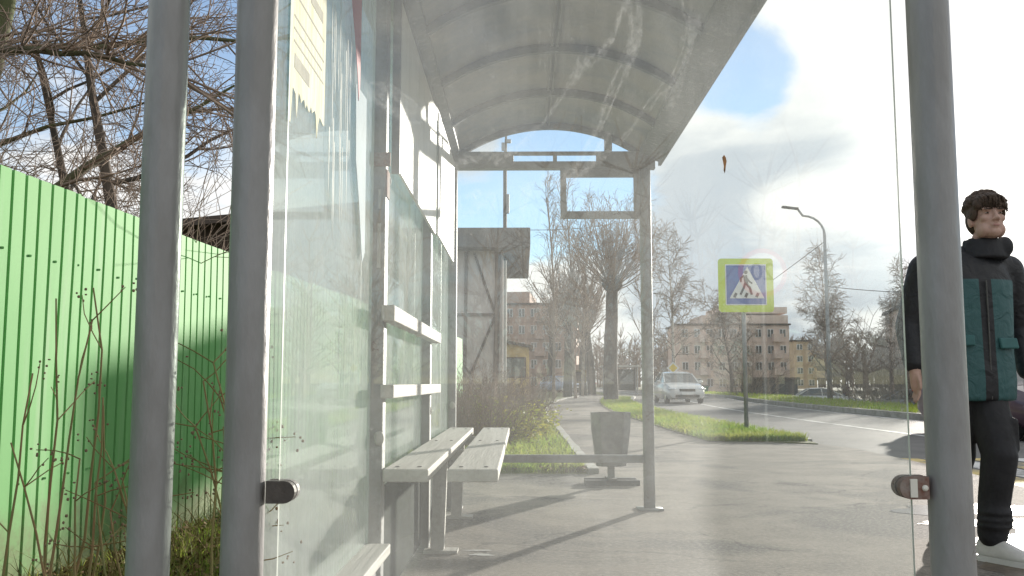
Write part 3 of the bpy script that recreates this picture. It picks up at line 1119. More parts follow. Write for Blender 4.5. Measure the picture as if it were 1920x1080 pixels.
# street trees: pollards, saplings and birches
poll = [dict(L=5.6, r=.36, r1=.27, seg=7, wob=.06, limbs=0, knob=.5),
        dict(n=70, L=4.0, ang=(5, 80), first=.93, r1=.009, rr=.12, rmax=.036, wob=.13, up=.10, seg=7, sides=4, taper=.1),
        dict(n=7, L=1.3, ang=(20, 50), first=.25, r1=.010, rr=.7, wob=.3, up=.05, seg=4, sides=3),
        dict(n=3, L=.6, ang=(20, 50), first=.3, r1=.008, rr=.8, wob=.3, up=.04, seg=3, sides=3)]
M_barkdk = mat('street_tree_bark', (.085, .075, .062), .95, .0, 3, .7, 20, col2=(.045, .042, .037), stretch=(1, 1, .35))
q = G(1146, 752)
GP = 'pollarded trees in the grass strip'
pt0 = make_tree('pollard_tree', 41, poll, [M_barkdk, M_twig], 'largest pollarded tree with a burst of shoots beside the pavement', loc=q, group=GP)
poll2 = [dict(L=4.6, r=.30, r1=.24, seg=6, wob=.12, limbs=0, knob=.36),
         dict(n=30, L=4.6, ang=(8, 60), first=.9, r1=.012, rr=.2, rmax=.05, wob=.14, up=.12, seg=7, sides=4, taper=.1),
         dict(n=7, L=1.3, ang=(20, 55), first=.25, r1=.010, rr=.7, wob=.3, up=.04, seg=4, sides=3),
         dict(n=3, L=.6, ang=(20, 50), first=.3, r1=.008, rr=.8, wob=.3, up=.04, seg=3, sides=3)]
q = G(1064, 744)
pt1 = make_tree('pollard_tree', 42, poll2, [M_barkdk, M_twig], 'leaning pollarded trunk nearest the pavement edge', loc=q, group=GP, lean=(.03, 0))
q = G(1093, 741)
dup(pt1, q, R(140), .95, 'pollarded trunk with the brown box fixed on it', GP)
q = G(1110, 740)
dup(pt1, q, R(250), 1.05, 'pollarded trunk just left of the largest street tree', GP)
q = G(1030, 733)
dup(pt1, q, R(40), 1.3, 'farthest pollarded trunk by the pavement end', GP)
slim = [dict(L=11.5, r=.10, r1=.02, seg=10, wob=.05, limbs=0),
        dict(n=26, L=3.6, ang=(18, 40), first=.15, r1=.012, rr=.5, wob=.12, up=.10, seg=6, sides=4, taper=.6),
        dict(n=7, L=1.1, ang=(20, 50), first=.2, r1=.010, rr=.7, wob=.25, up=.05, seg=3, sides=3),
        dict(n=3, L=.5, ang=(20, 50), first=.3, r1=.008, rr=.8, wob=.3, up=.0, seg=2, sides=3)]
GS = 'slender bare trees by the pavement'
st0 = make_tree('slender_tree', 51, slim, [M_twiglt, M_twiglt], 'slender bare tree left of the hanging sign frame', loc=(3.0, 52, 0), group=GS)
dup(st0, (1.7, 50, 0), 2.0, .95, 'slender bare tree closest to the yellow kiosk', GS)
dup(st0, (3.9, 60, 0), 4.0, 1.05, 'slender bare tree behind the pollarded trunks', GS)
dup(st0, (7.6, 56, 0), 1.0, .95, 'slender bare tree right of the largest pollard', GS)
birch = [dict(L=13, r=.15, r1=.02, seg=9, wob=.05, limbs=0),
         dict(n=30, L=4.4, ang=(28, 55), first=.22, r1=.014, rr=.5, wob=.15, up=.06, seg=6, sides=4, taper=.65),
         dict(n=8, L=1.7, ang=(25, 60), first=.2, r1=.014, rr=.7, wob=.25, up=-.06, seg=4, sides=3),
         dict(n=4, L=.9, ang=(20, 60), first=.2, r1=.012, rr=.8, wob=.3, up=-.10, seg=3, sides=3)]
GBi = 'bare trees across the road'
for l_ in birch[1:]:
    l_['r1'] = .017
bt0 = make_tree('birch_tree', 61, birch, [M_birch, M_twiglt], 'tall pale birch just left of the street lamp', loc=(27, 82, -1.3), group=GBi)
big = spread(9.5, .2, 10, 1.0, fine=.018, up=.08)
for l_ in big[1:]:
    l_['r1'] = max(l_['r1'], .018)
tw = make_tree('bare_tree', 62, big, [M_bark, M_twiglt], 'spreading bare tree in front of the apartment block', loc=(21.5, 96, -1.3), group=GBi)
for (x, y, s, src, lab) in ((33, 100, .9, tw, 'bare tree under the pale gable of the apartment block'),
                            (31, 76, .75, tw, 'bare tree behind the person with the blue bag'), (34.5, 84, .9, bt0, 'birch right of the street lamp'),
                            (38, 92, .85, tw, 'bare tree behind the brushwood across the road'), (11.5, 70, .9, bt0, 'pale bare tree right of the far shelter post'),
                            (43, 80, .85, tw, 'bare tree at the right edge of the end pane'), (30, 60, .6, tw, 'small bare tree behind the grey car')):
    dup(src, (x, y, gz(x, y)), x * 1.7, s, lab, GBi)
# brushwood across the road
GR = 'brushwood bushes across the road'
br0 = make_bush('brushwood_bush', 71, 46, 3.6, (1.7, 1.3), M_twiglt, 'pale brushwood bush right of the distant person', (17.6, 46, -.9), .019, 8, GR)
for i, (x, y, s, lab) in enumerate(((19.8, 48, 1.15, 'tall brushwood bush in the middle of the thicket'), (21.2, 50, .95, 'brushwood bush nearest the end pane edge'), (21.6, 46, 1.2, 'brushwood bush behind the walking man'),
                                    (15.0, 62, .8, 'low brushwood bush in front of the dark gates'), (24.5, 48, 1.2, 'brushwood bush behind the gap beside the post'))):
    dup(br0, (x, y, gz(x, y)), i * 1.1 + .5, s * 1.15, lab, GR)
# hedge of dry shoots and leafy weeds along the lawn
GH = 'dry bushes on the lawn'
h0 = make_bush('dry_bush', 81, 80, .98, (.55, .8), mat('red_brown_twig', (.20, .125, .09), .9, .0, 3, col2=(.13, .085, .06)), 'red-brown dry bush beside the far left post', (-.95, 11.9, 0), .006, 8, GH)
for i, (x, y, s, lab) in enumerate(((-.55, 13.3, .95, 'red-brown dry bush in the middle of the lawn'), (-.85, 15.0, 1.0, 'dry bush below the timber-framed house'), (-.25, 17.2, .95, 'dry bush below the kiosk window'), (-1.1, 19.5, 1.1, 'dry bush at the end of the green fence'))):
    dup(h0, (x, y, 0), i * 1.3 + .6, s, lab, GH)
GW = 'leafy weeds on the lawn'
w0 = make_bush('leafy_weed', 91, 30, .5, (.28, .5), M_stalk, 'yellow-green leafy weed at the front of the lawn', (-.12, 13.4, 0), .004, 4, GW, M_leafy, 34, .035)
for i, (x, y, s, lab) in enumerate(((-.02, 15.4, 1.0, 'yellow-green leafy weed halfway along the lawn edge'), (.05, 17.6, 1.1, 'yellow-green leafy weed near the kiosk'), (-.38, 14.6, 1.35, 'tallest yellow-green weed among the dry bushes'))):
    dup(w0, (x, y, 0), i * 1.3 + .6, s, lab, GW)


# ------------------------------------------------------------------ grass, leaves and tall dry stalks
def grass(name, n, area, hmin, hmax, m, seed, label, wid=.006, zb=0.0, lean=.5):
    rr = np.random.RandomState(seed)
    mb_ = MB()
    k = 0
    while k < n:
        x, y = area(rr)
        if x is None:
            continue
        if math.sin(x * 5.1 + seed) * math.sin(y * 4.3 + x * 2.2) + .5 * math.sin(y * 11 - x * 9) < -.35 and rr.random_sample() < .8:
            continue
        k += 1
        h = rr.uniform(hmin, hmax)
        a = rr.uniform(0, 6.28)
        w2 = wid * rr.uniform(.6, 1.3)
        dx, dy = math.cos(a), math.sin(a)
        lx, ly = rr.normal(0, lean * h, 2)
        mb_.add([(x - dx * w2, y - dy * w2, zb), (x + dx * w2, y + dy * w2, zb), (x + dx * w2 * .6 + lx * .4, y + dy * w2 * .6 + ly * .4, zb + h * .6),
                 (x - dx * w2 * .6 + lx * .4, y - dy * w2 * .6 + ly * .4, zb + h * .6), (x + lx, y + ly, zb + h)], [(0, 1, 2, 3), (3, 2, 4)])
    o = mb_.build(name, m)
    return tag(o, label, 'grass', kind='stuff')


def a_verge(rr):
    y = rr.uniform(2.2, 8.8)
    return rr.uniform(FXX(y) + .03, -.85), y


def a_lawn(rr):
    y = 8.95 + 22 * rr.random_sample() ** 2
    return rr.uniform(-1.3, .60), y


def a_strip(rr):
    y = 13.7 + 40 * rr.random_sample() ** 1.8
    x = rr.uniform(2.70, 4.16) + shift(y)
    if y < 14.3 and x > 3.2 and y < 13.2 + .4 * (4.2 - x):
        return None, None
    return x, y


def a_far(rr):
    y = 24 + 60 * rr.random_sample() ** 1.5
    return rr.uniform(10.6, 14.1) + shift(y), y


grass('grass', 6500, a_verge, .03, .12, M_blade, 1, 'short grass at the foot of the green fence', .004, 0, .5)
grass('grass', 2600, a_verge, .05, .30, M_bladedry, 2, 'dry grass stalks at the foot of the green fence', .003, 0, .9)
grass('grass', 16000, a_lawn, .04, .13, M_blade, 3, 'sunlit green lawn left of the pavement', .006, 0, .5)
grass('grass', 3000, a_lawn, .04, .12, M_bladedry, 4, 'dry blades in the lawn left of the pavement', .006, 0, .8)
grass('grass', 15000, a_strip, .05, .14, M_blade, 5, 'green grass strip between pavement and road', .009, .012, .5)
grass('grass', 6000, a_far, .05, .16, M_blade, 6, 'grass verge across the road', .016, .04, .5)
rrn = np.random.RandomState(9)
mb = MB()
for i in range(5200):
    y = rrn.uniform(2.4, 8.7)
    x = rrn.uniform(FXX(y) + .02, -.88)
    s = rrn.uniform(.015, .04)
    a = V(rrn.normal(0, 1, 3)); a.z *= .45; a = a.normalized() * s
    b = a.cross(V((rrn.normal(0, .3), rrn.normal(0, .3), 1))).normalized() * s * .6
    c = V((x, y, rrn.uniform(.006, .05)))
    mb.add([c - a, c + b, c + a, c - b], [(0, 1, 2, 3)])
tag(mb.build('fallen_leaves', M_leafdry), 'brown fallen leaves along the foot of the fence', 'leaves', kind='stuff')


def scatter_leaves(n, area, seed, label, zb, s0_=.02, s1_=.05):
    rr_ = np.random.RandomState(seed)
    mb_ = MB()
    k_ = 0
    while k_ < n:
        x_, y_ = area(rr_)
        if x_ is None:
            continue
        k_ += 1
        s_ = rr_.uniform(s0_, s1_)
        a_ = V(rr_.normal(0, 1, 3)); a_.z *= .35; a_ = a_.normalized() * s_
        b_ = a_.cross(V((rr_.normal(0, .3), rr_.normal(0, .3), 1))).normalized() * s_ * .6
        c_ = V((x_, y_, zb + rr_.uniform(.02, .06)))
        mb_.add([c_ - a_, c_ + b_, c_ + a_, c_ - b_], [(0, 1, 2, 3)])
    return tag(mb_.build('fallen_leaves', M_leafdry), label, 'leaves', kind='stuff')


scatter_leaves(700, a_lawn, 21, 'brown fallen leaves scattered over the lawn left of the pavement', .0)
scatter_leaves(600, a_strip, 22, 'brown fallen leaves scattered over the grass strip by the road', .01)


def stalk(label, base, tops, seed, seeds=8, r=.0045):
    rr = random.Random(seed)
    root = thing('dry_weed', label, 'weed', base, 0, 'tall dry weeds before the fence')
    S, H = MB(), MB()
    b = V(base)
    for tp in tops:
        off = V((rr.uniform(-.06, .06), rr.uniform(-.06, .06), -.02))
        pts = []
        e = V(tp) - b
        bow = V((rr.uniform(.0, .10), 0, 0))
        for i in range(9):
            t = i / 8
            pts.append(off.lerp(e, t) + bow * math.sin(t * math.pi) + V((rr.uniform(-.006, .006), rr.uniform(-.006, .006), 0)))
        S.tube(pts, [r * (1 - .6 * i / 8) for i in range(9)], 5)
        for k in range(seeds):
            i = rr.randint(3, 8)
            d = V((rr.uniform(-1, 1), rr.uniform(-.6, .6), rr.uniform(.1, .9))).normalized()
            bp = branch(S, pts[i], d, rr.uniform(.05, .16), r * .4, r * .25, 3, .3, 0, rr, 3)
            for m_ in range(5):
                H.ball(bp[0][-1] + V((rr.gauss(0, .012), rr.gauss(0, .012), rr.gauss(0, .012))), (rr.uniform(.0018, .0035), rr.uniform(.0018, .0035), rr.uniform(.002, .004)), 0, 7, 5)
    S.f += [tuple(len(S.v) + i for i in f) for f in H.f]; S.v += H.v; S.mi += [1] * len(H.f)
    S.build('stems', [M_stalk, mat('seed_head', (.26, .18, .11), .9, .3, 9)], root, True)
    return root


def fp(u, v, dx=.18):
    """point in front of the fence at the pixel"""
    d = ray(u, v)
    for yy in np.arange(2, 9, .02):
        p_ = EYE + d * (yy / d.y)
        if p_.x > FXX(yy) + dx:
            return p_
    return EYE + d * 3


def gb(u, v):
    p_ = fp(u, min(v, 1075))
    return (p_.x, p_.y, 0)


stalk('tallest reddish dry weed stalks before the fence', gb(40, 1075), [fp(182, 540), fp(168, 600), fp(190, 760)], 1, 2)
stalk('pale bent dry weed near the left picture edge', gb(5, 1075), [fp(110, 560), fp(60, 700), fp(20, 830)], 2, 3)
stalk('short seedy dry weed left of the outer grey post', gb(110, 1070), [fp(190, 745), fp(205, 960), fp(150, 860), fp(230, 900)], 3, 4)
stalk('dark dry weed clump between the two grey posts', gb(405, 960), [fp(385, 715), fp(410, 745), fp(418, 800), fp(372, 800), fp(400, 680)], 4, 9)
stalk('low dry weed at the foot of the outer grey post', gb(225, 1060), [fp(215, 880), fp(175, 905), fp(240, 950)], 6, 4)

# ------------------------------------------------------------------ crossing sign and other street signs
q = G(1400, 808, .01)
cs = thing('crossing_sign', 'yellow-bordered blue pedestrian crossing sign on a pole in the grass', 'road sign', q)
kk = q.y / F
mb = MB()
mb.tube([V((0, 0, -.05)), V((0, 0, 1.5)), V((0, 0, P(1400, 495, q.y).z))], .038, 14)
mb.build('pole', M_gal, cs, True)
cc = P(1397, 535.5, q.y) - q
hw, hh = 51.5 * kk, 50.5 * kk


def rrect(cx, cz, w2, h2, r, n=5):
    pl = []
    for (sx, sz, a0) in ((1, -1, -90), (1, 1, 0), (-1, 1, 90), (-1, -1, 180)):
        for i in range(n + 1):
            a = R(a0 + 90 * i / n)
            pl.append((cx + sx * (w2 - r) + r * math.cos(a), cz + sz * (h2 - r) + r * math.sin(a)))
    return pl


mb = MB()
mb.prism(rrect(cc.x, cc.z, hw, hh, .06), 'y', -.062, -.050)
pan = mb.build('sign_panel', M_yel, cs)
ux = lambda u: P(u, 540, q.y).x - q.x
uz = lambda v: P(1397, v, q.y).z - q.z
mb = MB()
mb.prism(rrect(cc.x, (uz(496) + uz(573)) / 2, 38.5 * kk, 38.5 * kk, .02), 'y', -.0655, -.0621)
mb.build('border', M_white, pan)
mb = MB()
mb.prism(rrect(cc.x, (uz(496) + uz(573)) / 2, 36.5 * kk, 36.5 * kk, .012), 'y', -.0685, -.0656)
mb.build('field', M_blue, pan)
mb = MB()
mb.prism([(ux(1366), uz(560)), (ux(1431), uz(560)), (ux(1400), uz(501))], 'y', -.0715, -.0686)
mb.build('triangle', M_white, pan)
mb = MB()


def stroke(pts, w0):
    for i in range(len(pts) - 1):
        a, b = V((ux(pts[i][0]), 0, uz(pts[i][1]))), V((ux(pts[i + 1][0]), 0, uz(pts[i + 1][1])))
        d = (b - a).normalized()
        nn = V((-d.z, 0, d.x)) * w0 / 2
        e = d * w0 * .3
        mb.prism([((a - nn - e).x, (a - nn - e).z), ((b - nn + e).x, (b - nn + e).z), ((b + nn + e).x, (b + nn + e).z), ((a + nn - e).x, (a + nn - e).z)], 'y', -.0745 - .0002 * len(mb.f) / 20, -.0716)


mb.prism([(ux(1397) + 3.6 * kk * math.cos(t * .628), uz(511.5) + 3.6 * kk * math.sin(t * .628)) for t in range(10)], 'y', -.0745, -.0716)
stroke([(1396, 519), (1398, 533)], 7 * kk)
stroke([(1393, 518), (1388, 522), (1387.5, 529)], 3 * kk)
stroke([(1398, 521), (1403, 528), (1408, 532)], 3 * kk)
stroke([(1398, 533), (1404, 540), (1407, 552)], 4.4 * kk)
stroke([(1395, 533), (1393, 540), (1387, 552)], 4 * kk)
for u in (1377, 1397.5, 1418):
    stroke([(u - 1.5, 556.5), (u + 1.0, 551.5)], 5 * kk)
mb.build('pictogram', M_black, pan)
mb = MB()
for z in (cc.z + .25, cc.z - .25):
    mb = MB()
    mb.box((cc.x * .5, -.036, z), (.16, .028, .04))
    mb.build('bracket', M_gal, cs)

# priority-road diamond on its own pole
q = V((P(1262, 700, 58).x, 58, .02))
ds = thing('priority_sign', 'small yellow diamond priority road sign above the white car', 'road sign', q)
mb = MB()
mb.tube([V((0, 0, -.05)), V((0, 0, 2.4))], .035, 8)
mb.build('pole', M_gal, ds)
zc_ = P(1262, 690, 58).z - .02
mb = MB()
s = .40
mb.prism([(0, zc_ - s), (s, zc_), (0, zc_ + s), (-s, zc_)], 'y', -.06, -.045)
pp = mb.build('sign_panel', M_white, ds)
mb = MB()
s = .27
mb.prism([(0, zc_ - s), (s, zc_), (0, zc_ + s), (-s, zc_)], 'y', -.064, -.0605)
mb.build('field', mat('amber', (.75, .55, .06), .5), pp)

# the speed sign behind the viewer whose mirror image floats in the end pane
m_ = P(1428, 512, 13.6)
q = V((m_.x, 2 * YN - 13.6, 0))
ss_ = thing('speed_sign', 'round 20 speed limit sign mirrored faintly in the end pane', 'road sign', q)
mb = MB()
mb.tube([V((0, 0, 0)), V((0, 0, m_.z + .3))], .035, 10)
mb.build('pole', M_gal, ss_)
mb = MB()
circ = lambda r, n=36: [(r * math.cos(6.28319 * i / n), m_.z + r * math.sin(6.28319 * i / n)) for i in range(n)]
mb.prism(circ(.36), 'y', .045, .06)
pn = mb.build('sign_panel', M_red, ss_)
mb = MB()
mb.prism(circ(.29), 'y', .0605, .064)
mb.build('field', M_white, pn)
tcv = bpy.data.curves.new('numerals', 'FONT')
tcv.body = '20'
tcv.size = .36
tcv.align_x, tcv.align_y = 'CENTER', 'CENTER'
tcv.extrude = .002
to = bpy.data.objects.new('numerals', tcv)
COL.objects.link(to)
dg = bpy.context.evaluated_depsgraph_get()
me = bpy.data.meshes.new_from_object(to.evaluated_get(dg))
bpy.data.objects.remove(to)
me.materials.clear()
me.materials.append(M_black)
no = bpy.data.objects.new('numerals', me)
COL.objects.link(no)
no.parent = pn
no.location = (0, .067, m_.z)
no.rotation_euler = (math.pi / 2, 0, math.pi)


# street lamps and masts
def lamp(label, base, h, arm, r=.09, head=True, name='street_lamp', group=None):
    t = thing(name, label, 'street lamp', base, 0, group)
    mb_ = MB()
    pts = [V((0, 0, -.1)), V((0, 0, h * .35)), V((0, 0, h - 1.2))]
    for i in range(1, 7):
        a = R(15 * i)
        pts.append(V((-(1 - math.cos(a)) * 1.1, 0, h - 1.2 + math.sin(a) * 1.0)))
    pts.append(V((-arm, 0, h + .22)))
    mb_.tube(pts, [r * 1.5, r, r * .8] + [r * .6] * (len(pts) - 3), 10)
    mb_.build('pole', M_gal, t, True)
    mb_ = MB()
    mb_.box((-arm - .35, 0, h + .22), (.85, .26, .11), bev=.03, rot=Matrix.Rotation(.12, 3, 'Y'))
    mb_.build('lamp_head', M_dkmetal, t)
    return t


bL = V((P(1555, 700, 48).x, 48, gz(P(1555, 700, 48).x, 48)))
lamp('tall curved street lamp across the road beside the birch', bL, P(1547, 385, 48).z - .2, 1.4, .10)
b2 = V((P(1262, 700, 90).x, 90, 0))
lamp('distant thin street lamp above the white car', b2, P(1262, 555, 90).z, 1.0, .10)
# mast with equipment behind the timber house
q = V((P(947, 430, 40).x, 40, 0))
ms = thing('antenna_mast', 'thin antenna mast rising over the timber-framed house', 'mast', q)
k4 = 40 / F
mb = MB()
mb.tube([V((0, 0, 0)), V((0, 0, P(947, 300, 40).z)), V((.06, 0, P(950, 237, 40).z))], [.09, .085, .03], 8)
mb.build('pole', M_dkmetal, ms)
mb = MB()
for (v, dx, w2, h2) in ((383, .12, .1, .85), (276, -.08, .12, .35), (266, .16, .16, .16), (300, 0, .3, .12)):
    mb = MB()
    mb.box((dx, -.1, P(947, v, 40).z), (w2 * 1.3, .15, h2), bev=.02)
    mb.build('antenna', M_gal, ms)


# cables
def cable(label, a, b, sag, r=.012):
    mb_ = MB()
    c0 = a.lerp(b, .5)
    pts = [a.lerp(b, i / 16) - V((0, 0, sag * 4 * (i / 16) * (1 - i / 16))) - c0 for i in range(17)]
    mb_.tube(pts, r, 4)
    o = mb_.build('overhead_cable', M_dkmetal)
    o.location = c0
    return tag(o, label, 'cable')


cable('overhead cable from the street lamp down towards the crossing sign', P(1547, 452, 48), P(1180, 690, 100), .6, .022)
cable('overhead cable running right from the street lamp', P(1551, 537, 48), P(1990, 535, 44), .35, .018)
cable('upper overhead cable across the sky behind the fence trees', P(-250, 35, 20), P(480, 58, 24), .25, .012)
cable('lower overhead cable across the sky behind the fence trees', P(-250, 262, 20), P(480, 270, 24), .25, .010)
cable('thin cable crossing the pavement sky beside the antenna mast', P(952, 430, 40), P(1215, 405, 55), .3, .015)

# ------------------------------------------------------------------ houses
M_gable = mat('grey_render', (.58, .53, .50), .95, .0, 2, .2, 20, col2=(.47, .42, .40))
M_timber = mat('dark_timber', (.075, .055, .045), .9, .0, 6, col2=(.05, .04, .033))
YH = 27.0
xr_ = P(943, 600, YH).x
th = thing('timber_house', 'grey two-storey house with dark timber framing and boxed eaves', 'house', (xr_ - 3.0, YH, 0))
hz = P(900, 470, YH).z
mb = MB()
mb.box((0, 3.5, hz / 2), (6.0, 7.0, hz))
mb.build('wall', M_gable, th)
mb = MB()
ztop = P(900, 433, YH).z
mb.box((.30, 3.4, (hz + ztop) / 2 + .004), (7.0, 8.0, ztop - hz), bev=.03)
mb.build('roof', mat('eave_boards', (.11, .10, .095), .9, .0, 4, .3, 20, col2=(.15, .135, .125)), th)
mb = MB()
lx = lambda u: P(u, 600, YH).x - (xr_ - 3.0)
lz = lambda v: P(900, v, YH).z
def beam2(a, b, w2, dep):
    a, b = V((lx(a[0]), 0, lz(a[1]))), V((lx(b[0]), 0, lz(b[1])))
    d = b - a
    ang = math.atan2(d.z, d.x)
    mb.box(((a.x + b.x) / 2, -dep / 2 - .002, (a.z + b.z) / 2), (d.length, dep, w2), rot=Matrix.Rotation(-ang, 3, 'Y'))
beam2((874, 473), (872, 715), .09, .05)
beam2((934, 473), (930, 715), .16, .055)
beam2((842, 590), (930, 590), .08, .04)
beam2((889, 475), (927, 585), .07, .03)
beam2((927, 595), (884, 700), .07, .03)
beam2((842, 660), (884, 700), .07, .032)
mb.build('timber_frame', M_timber, th)
mb = MB()
mb.tube([V((3.06, -.05, .3)), V((3.06, -.05, hz - .3))], .05, 8)
mb.build('drainpipe', M_plank, th)
mb = MB()
for y_, z_ in ((1.6, 2.0), (4.2, 2.0), (1.6, 4.2), (4.2, 4.2)):
    mb = MB()
    mb.box((3.0, y_, z_), (.08, 1.0, 1.25))
    mb.build('window', M_glassdk, th)
# yellow kiosk / porch
YK = 29.5
ka, kb = P(937, 640, YK), P(992, 640, YK)
ko = thing('kiosk', 'small ochre kiosk with a big window and sloping roof', 'kiosk', (ka.x, YK, 0))
kw = kb.x - ka.x
M_ochre = mat('ochre_boards', (.66, .49, .20), .85, .0, 4, .2, 30, col2=(.54, .40, .17))
zl_, zr2 = P(937, 641, YK).z, P(990, 652, YK).z
mb = MB()
mb.prism([(0, 0), (kw, 0), (kw, zr2), (0, zl_)], 'y', 0, 2.6)
mb.build('wall', M_ochre, ko)
mb = MB()
mb.prism([(-.1, zl_ + .025), (kw + .12, zr2 - .01), (kw + .12, zr2 + .07), (-.1, zl_ + .10)], 'y', -.15, 2.8)
mb.build('roof', M_timber, ko)
wa, wb = P(940, 706, YK) - V((ka.x, 0, 0)), P(984, 672, YK) - V((ka.x, 0, 0))
mb = MB()
mb.box(((wa.x + wb.x) / 2, -.02, (wa.z + wb.z) / 2), (wb.x - wa.x + .08, .04, wb.z - wa.z + .08))
wf = mb.build('window', M_timber, ko)
mb = MB()
mb.box(((wa.x + wb.x) / 2, -.045, (wa.z + wb.z) / 2), (wb.x - wa.x, .01, wb.z - wa.z))
mb.build('pane', mat('kiosk_glass', (.16, .19, .18), .15, .3, 3), wf)


# apartment blocks: walls, roof and separate windows
def block(label, loc, rz, L, D, H, storeys, bays, wall_m, name='apartment_block', end_m=None, step=None, group=None):
    t = thing(name, label, 'apartment block', loc, rz, group)
    mb_ = MB()
    mb_.box((L / 2, D / 2, H / 2), (L, D, H))
    if step:
        for (x0_, x1_, dh) in step:
            mb_.box(((x0_ + x1_) / 2, D / 2, H + dh / 2 + .003), (x1_ - x0_, D * .96, dh))
    # panel joints on the long face and balconies' shadow strips stay as relief
    for s_ in range(1, storeys):
        mb_.box((L / 2, -.02, H * s_ / storeys), (L, .06, .10))
    mb_.build('wall', wall_m, t)
    if end_m:
        mb_ = MB()
        mb_.box((L + .06, D / 2, H / 2), (.12, D - .4, H - .1))
        mb_.build('gable', end_m, t)
    mb_ = MB()
    mb_.box((L / 2, D / 2, H + .11), (L + .5, D + .5, .2))
    mb_.build('roof', M_timber, t)
    wm = None
    for s_ in range(storeys):
        for b_ in range(bays):
            x = L * (b_ + .5) / bays
            z = H * (s_ + .52) / storeys
            if wm is None:
                mw = MB()
                mw.box((0, -.03, 0), (L / bays * .5, .10, H / storeys * .50), 0)
                mw.box((0, -.085, 0), (L / bays * .44, .02, H / storeys * .44), 1)
                mw.box((0, -.098, 0), (.08, .02, H / storeys * .44), 0)
                wm = mw.build('window', [M_white, M_glassdk], t)
                wm.location = (x, 0, z)
            else:
                c = wm.copy()
                COL.objects.link(c)
                c.parent = t
                c.location = (x, 0, z)
    if True:
        for b_ in range(1, bays, 3):
            x = L * (b_ + 1.0) / bays
            for s_ in range(1, storeys):
                mw = MB()
                mw.box((0, -.6, 0), (L / bays * .8, 1.1, 1.0))
                o = mw.build('balcony', wall_m, t)
                o.location = (x, -.02, H * (s_ + .22) / storeys)
    return t


M_blk = mat('grey_brown_panels', (.74, .58, .49), .9, .0, .5, .1, 5, col2=(.62, .48, .41))
M_blk2 = mat('brown_brick', (.46, .31, .25), .9, .0, .6, .1, 5, col2=(.38, .26, .21))
M_cream = mat('cream_gable', (.62, .48, .32), .9, .0, .4, col2=(.52, .41, .28))
# right block: long shaded face, sunlit gable towards the right
YR = 118.0
ra, rb = P(1272, 600, YR), P(1478, 600, YR)
Hh = P(1400, 576, YR).z
block('grey-brown five-storey apartment block behind the crossing sign', (ra.x, YR, -.2), 0, rb.x - ra.x, 9, P(1300, 607, YR).z, 4, 9, M_blk, end_m=M_cream,
      step=[(3.0, rb.x - ra.x, P(1300, 588, YR).z - P(1300, 607, YR).z), ])
# raise the main part with an upper storey volume
mb = MB()
t = [o for o in bpy.data.objects if o.name == 'apartment_block'][0]
Lr = rb.x - ra.x
mb.box(((5.2 + Lr) / 2, 4.5, (P(1300, 588, YR).z + Hh) / 2 + .25), (Lr - 5.2, 8.2, Hh - P(1300, 588, YR).z))
mb.build('upper_storey', M_blk, t)
YR2 = 135.0
ra, rb = P(1488, 640, YR2), P(1532, 640, YR2)
block('pale narrow apartment block right of the gabled one', (ra.x, YR2, 0), R(8), rb.x - ra.x, 12, P(1500, 640, YR2).z, 4, 2, M_cream)
# left block: brown brick behind the timber house
YL = 112.0
ra, rb = P(900, 600, YL), P(1080, 600, YL)
block('brown brick apartment block beyond the timber house and kiosk', (ra.x, YL, 0), R(-5), rb.x - ra.x, 12, P(1040, 572, YL).z, 5, 8, M_blk2,
      step=[(.5, 6.0, 1.6)])
# pale building at the right edge of the end pane
YQ = 70.0
ra = P(1692, 600, YQ)
block('pale building with steep edge at the right of the end pane', (ra.x + .1, YQ, 0), R(-14), 16, 10, P(1692, 575, YQ).z, 3, 6, M_blk)

# low things across the road: dark gates, green container
q = G(1300, 742, -.1)
ctn = thing('green_container', 'green metal waste container before the apartment block', 'container', (P(1299, 740, 100).x, 100, -1.0))
k7 = 72 / F
mb = MB()
mb.loft([[V((-1.3, -.6, .2)), V((1.3, -.6, .2)), V((1.3, .6, .2)), V((-1.3, .6, .2))], [V((-1.6, -.75, 1.5)), V((1.6, -.75, 1.5)), V((1.6, .75, 1.5)), V((-1.6, .75, 1.5))]])
for x in (-.9, 0, .9):
    mb.box((x, -.70, .85), (.1, .08, 1.1))
mb.build('tub', mat('container_green', (.07, .22, .15), .7, .3, 4), ctn)
mb = MB()
mb.box((0, 0, 1.58), (3.3, 1.6, .1), bev=.03)
mb.build('lid', M_dkmetal, ctn)
gt = thing('metal_gates', 'row of dark metal gates and low garages across the road', 'garages', (P(1405, 700, 76).x, 76, -1.0))
wG = P(1495, 700, 76).x - P(1405, 700, 76).x
mb = MB()
mb.box((wG / 2, 1.5, 1.05), (wG, 3, 2.1))
mb.build('wall', mat('garage_wall', (.085, .085, .09), .8, .3, 2), gt)
mb = MB()
mb.box((wG / 2, 1.4, 2.2), (wG + .3, 3.3, .2))
mb.build('roof', M_timber, gt)
for i in range(2):
    mb = MB()
    mb.box((wG * (.27 + .46 * i), -.03, 1.0), (wG * .36, .06, 1.9))
    for j in range(5):
        mb.box((wG * (.27 + .46 * i) + (j - 2) * wG * .08, -.07, 1.0), (.05, .03, 1.8))
    mb.build('door', M_dkmetal, gt)

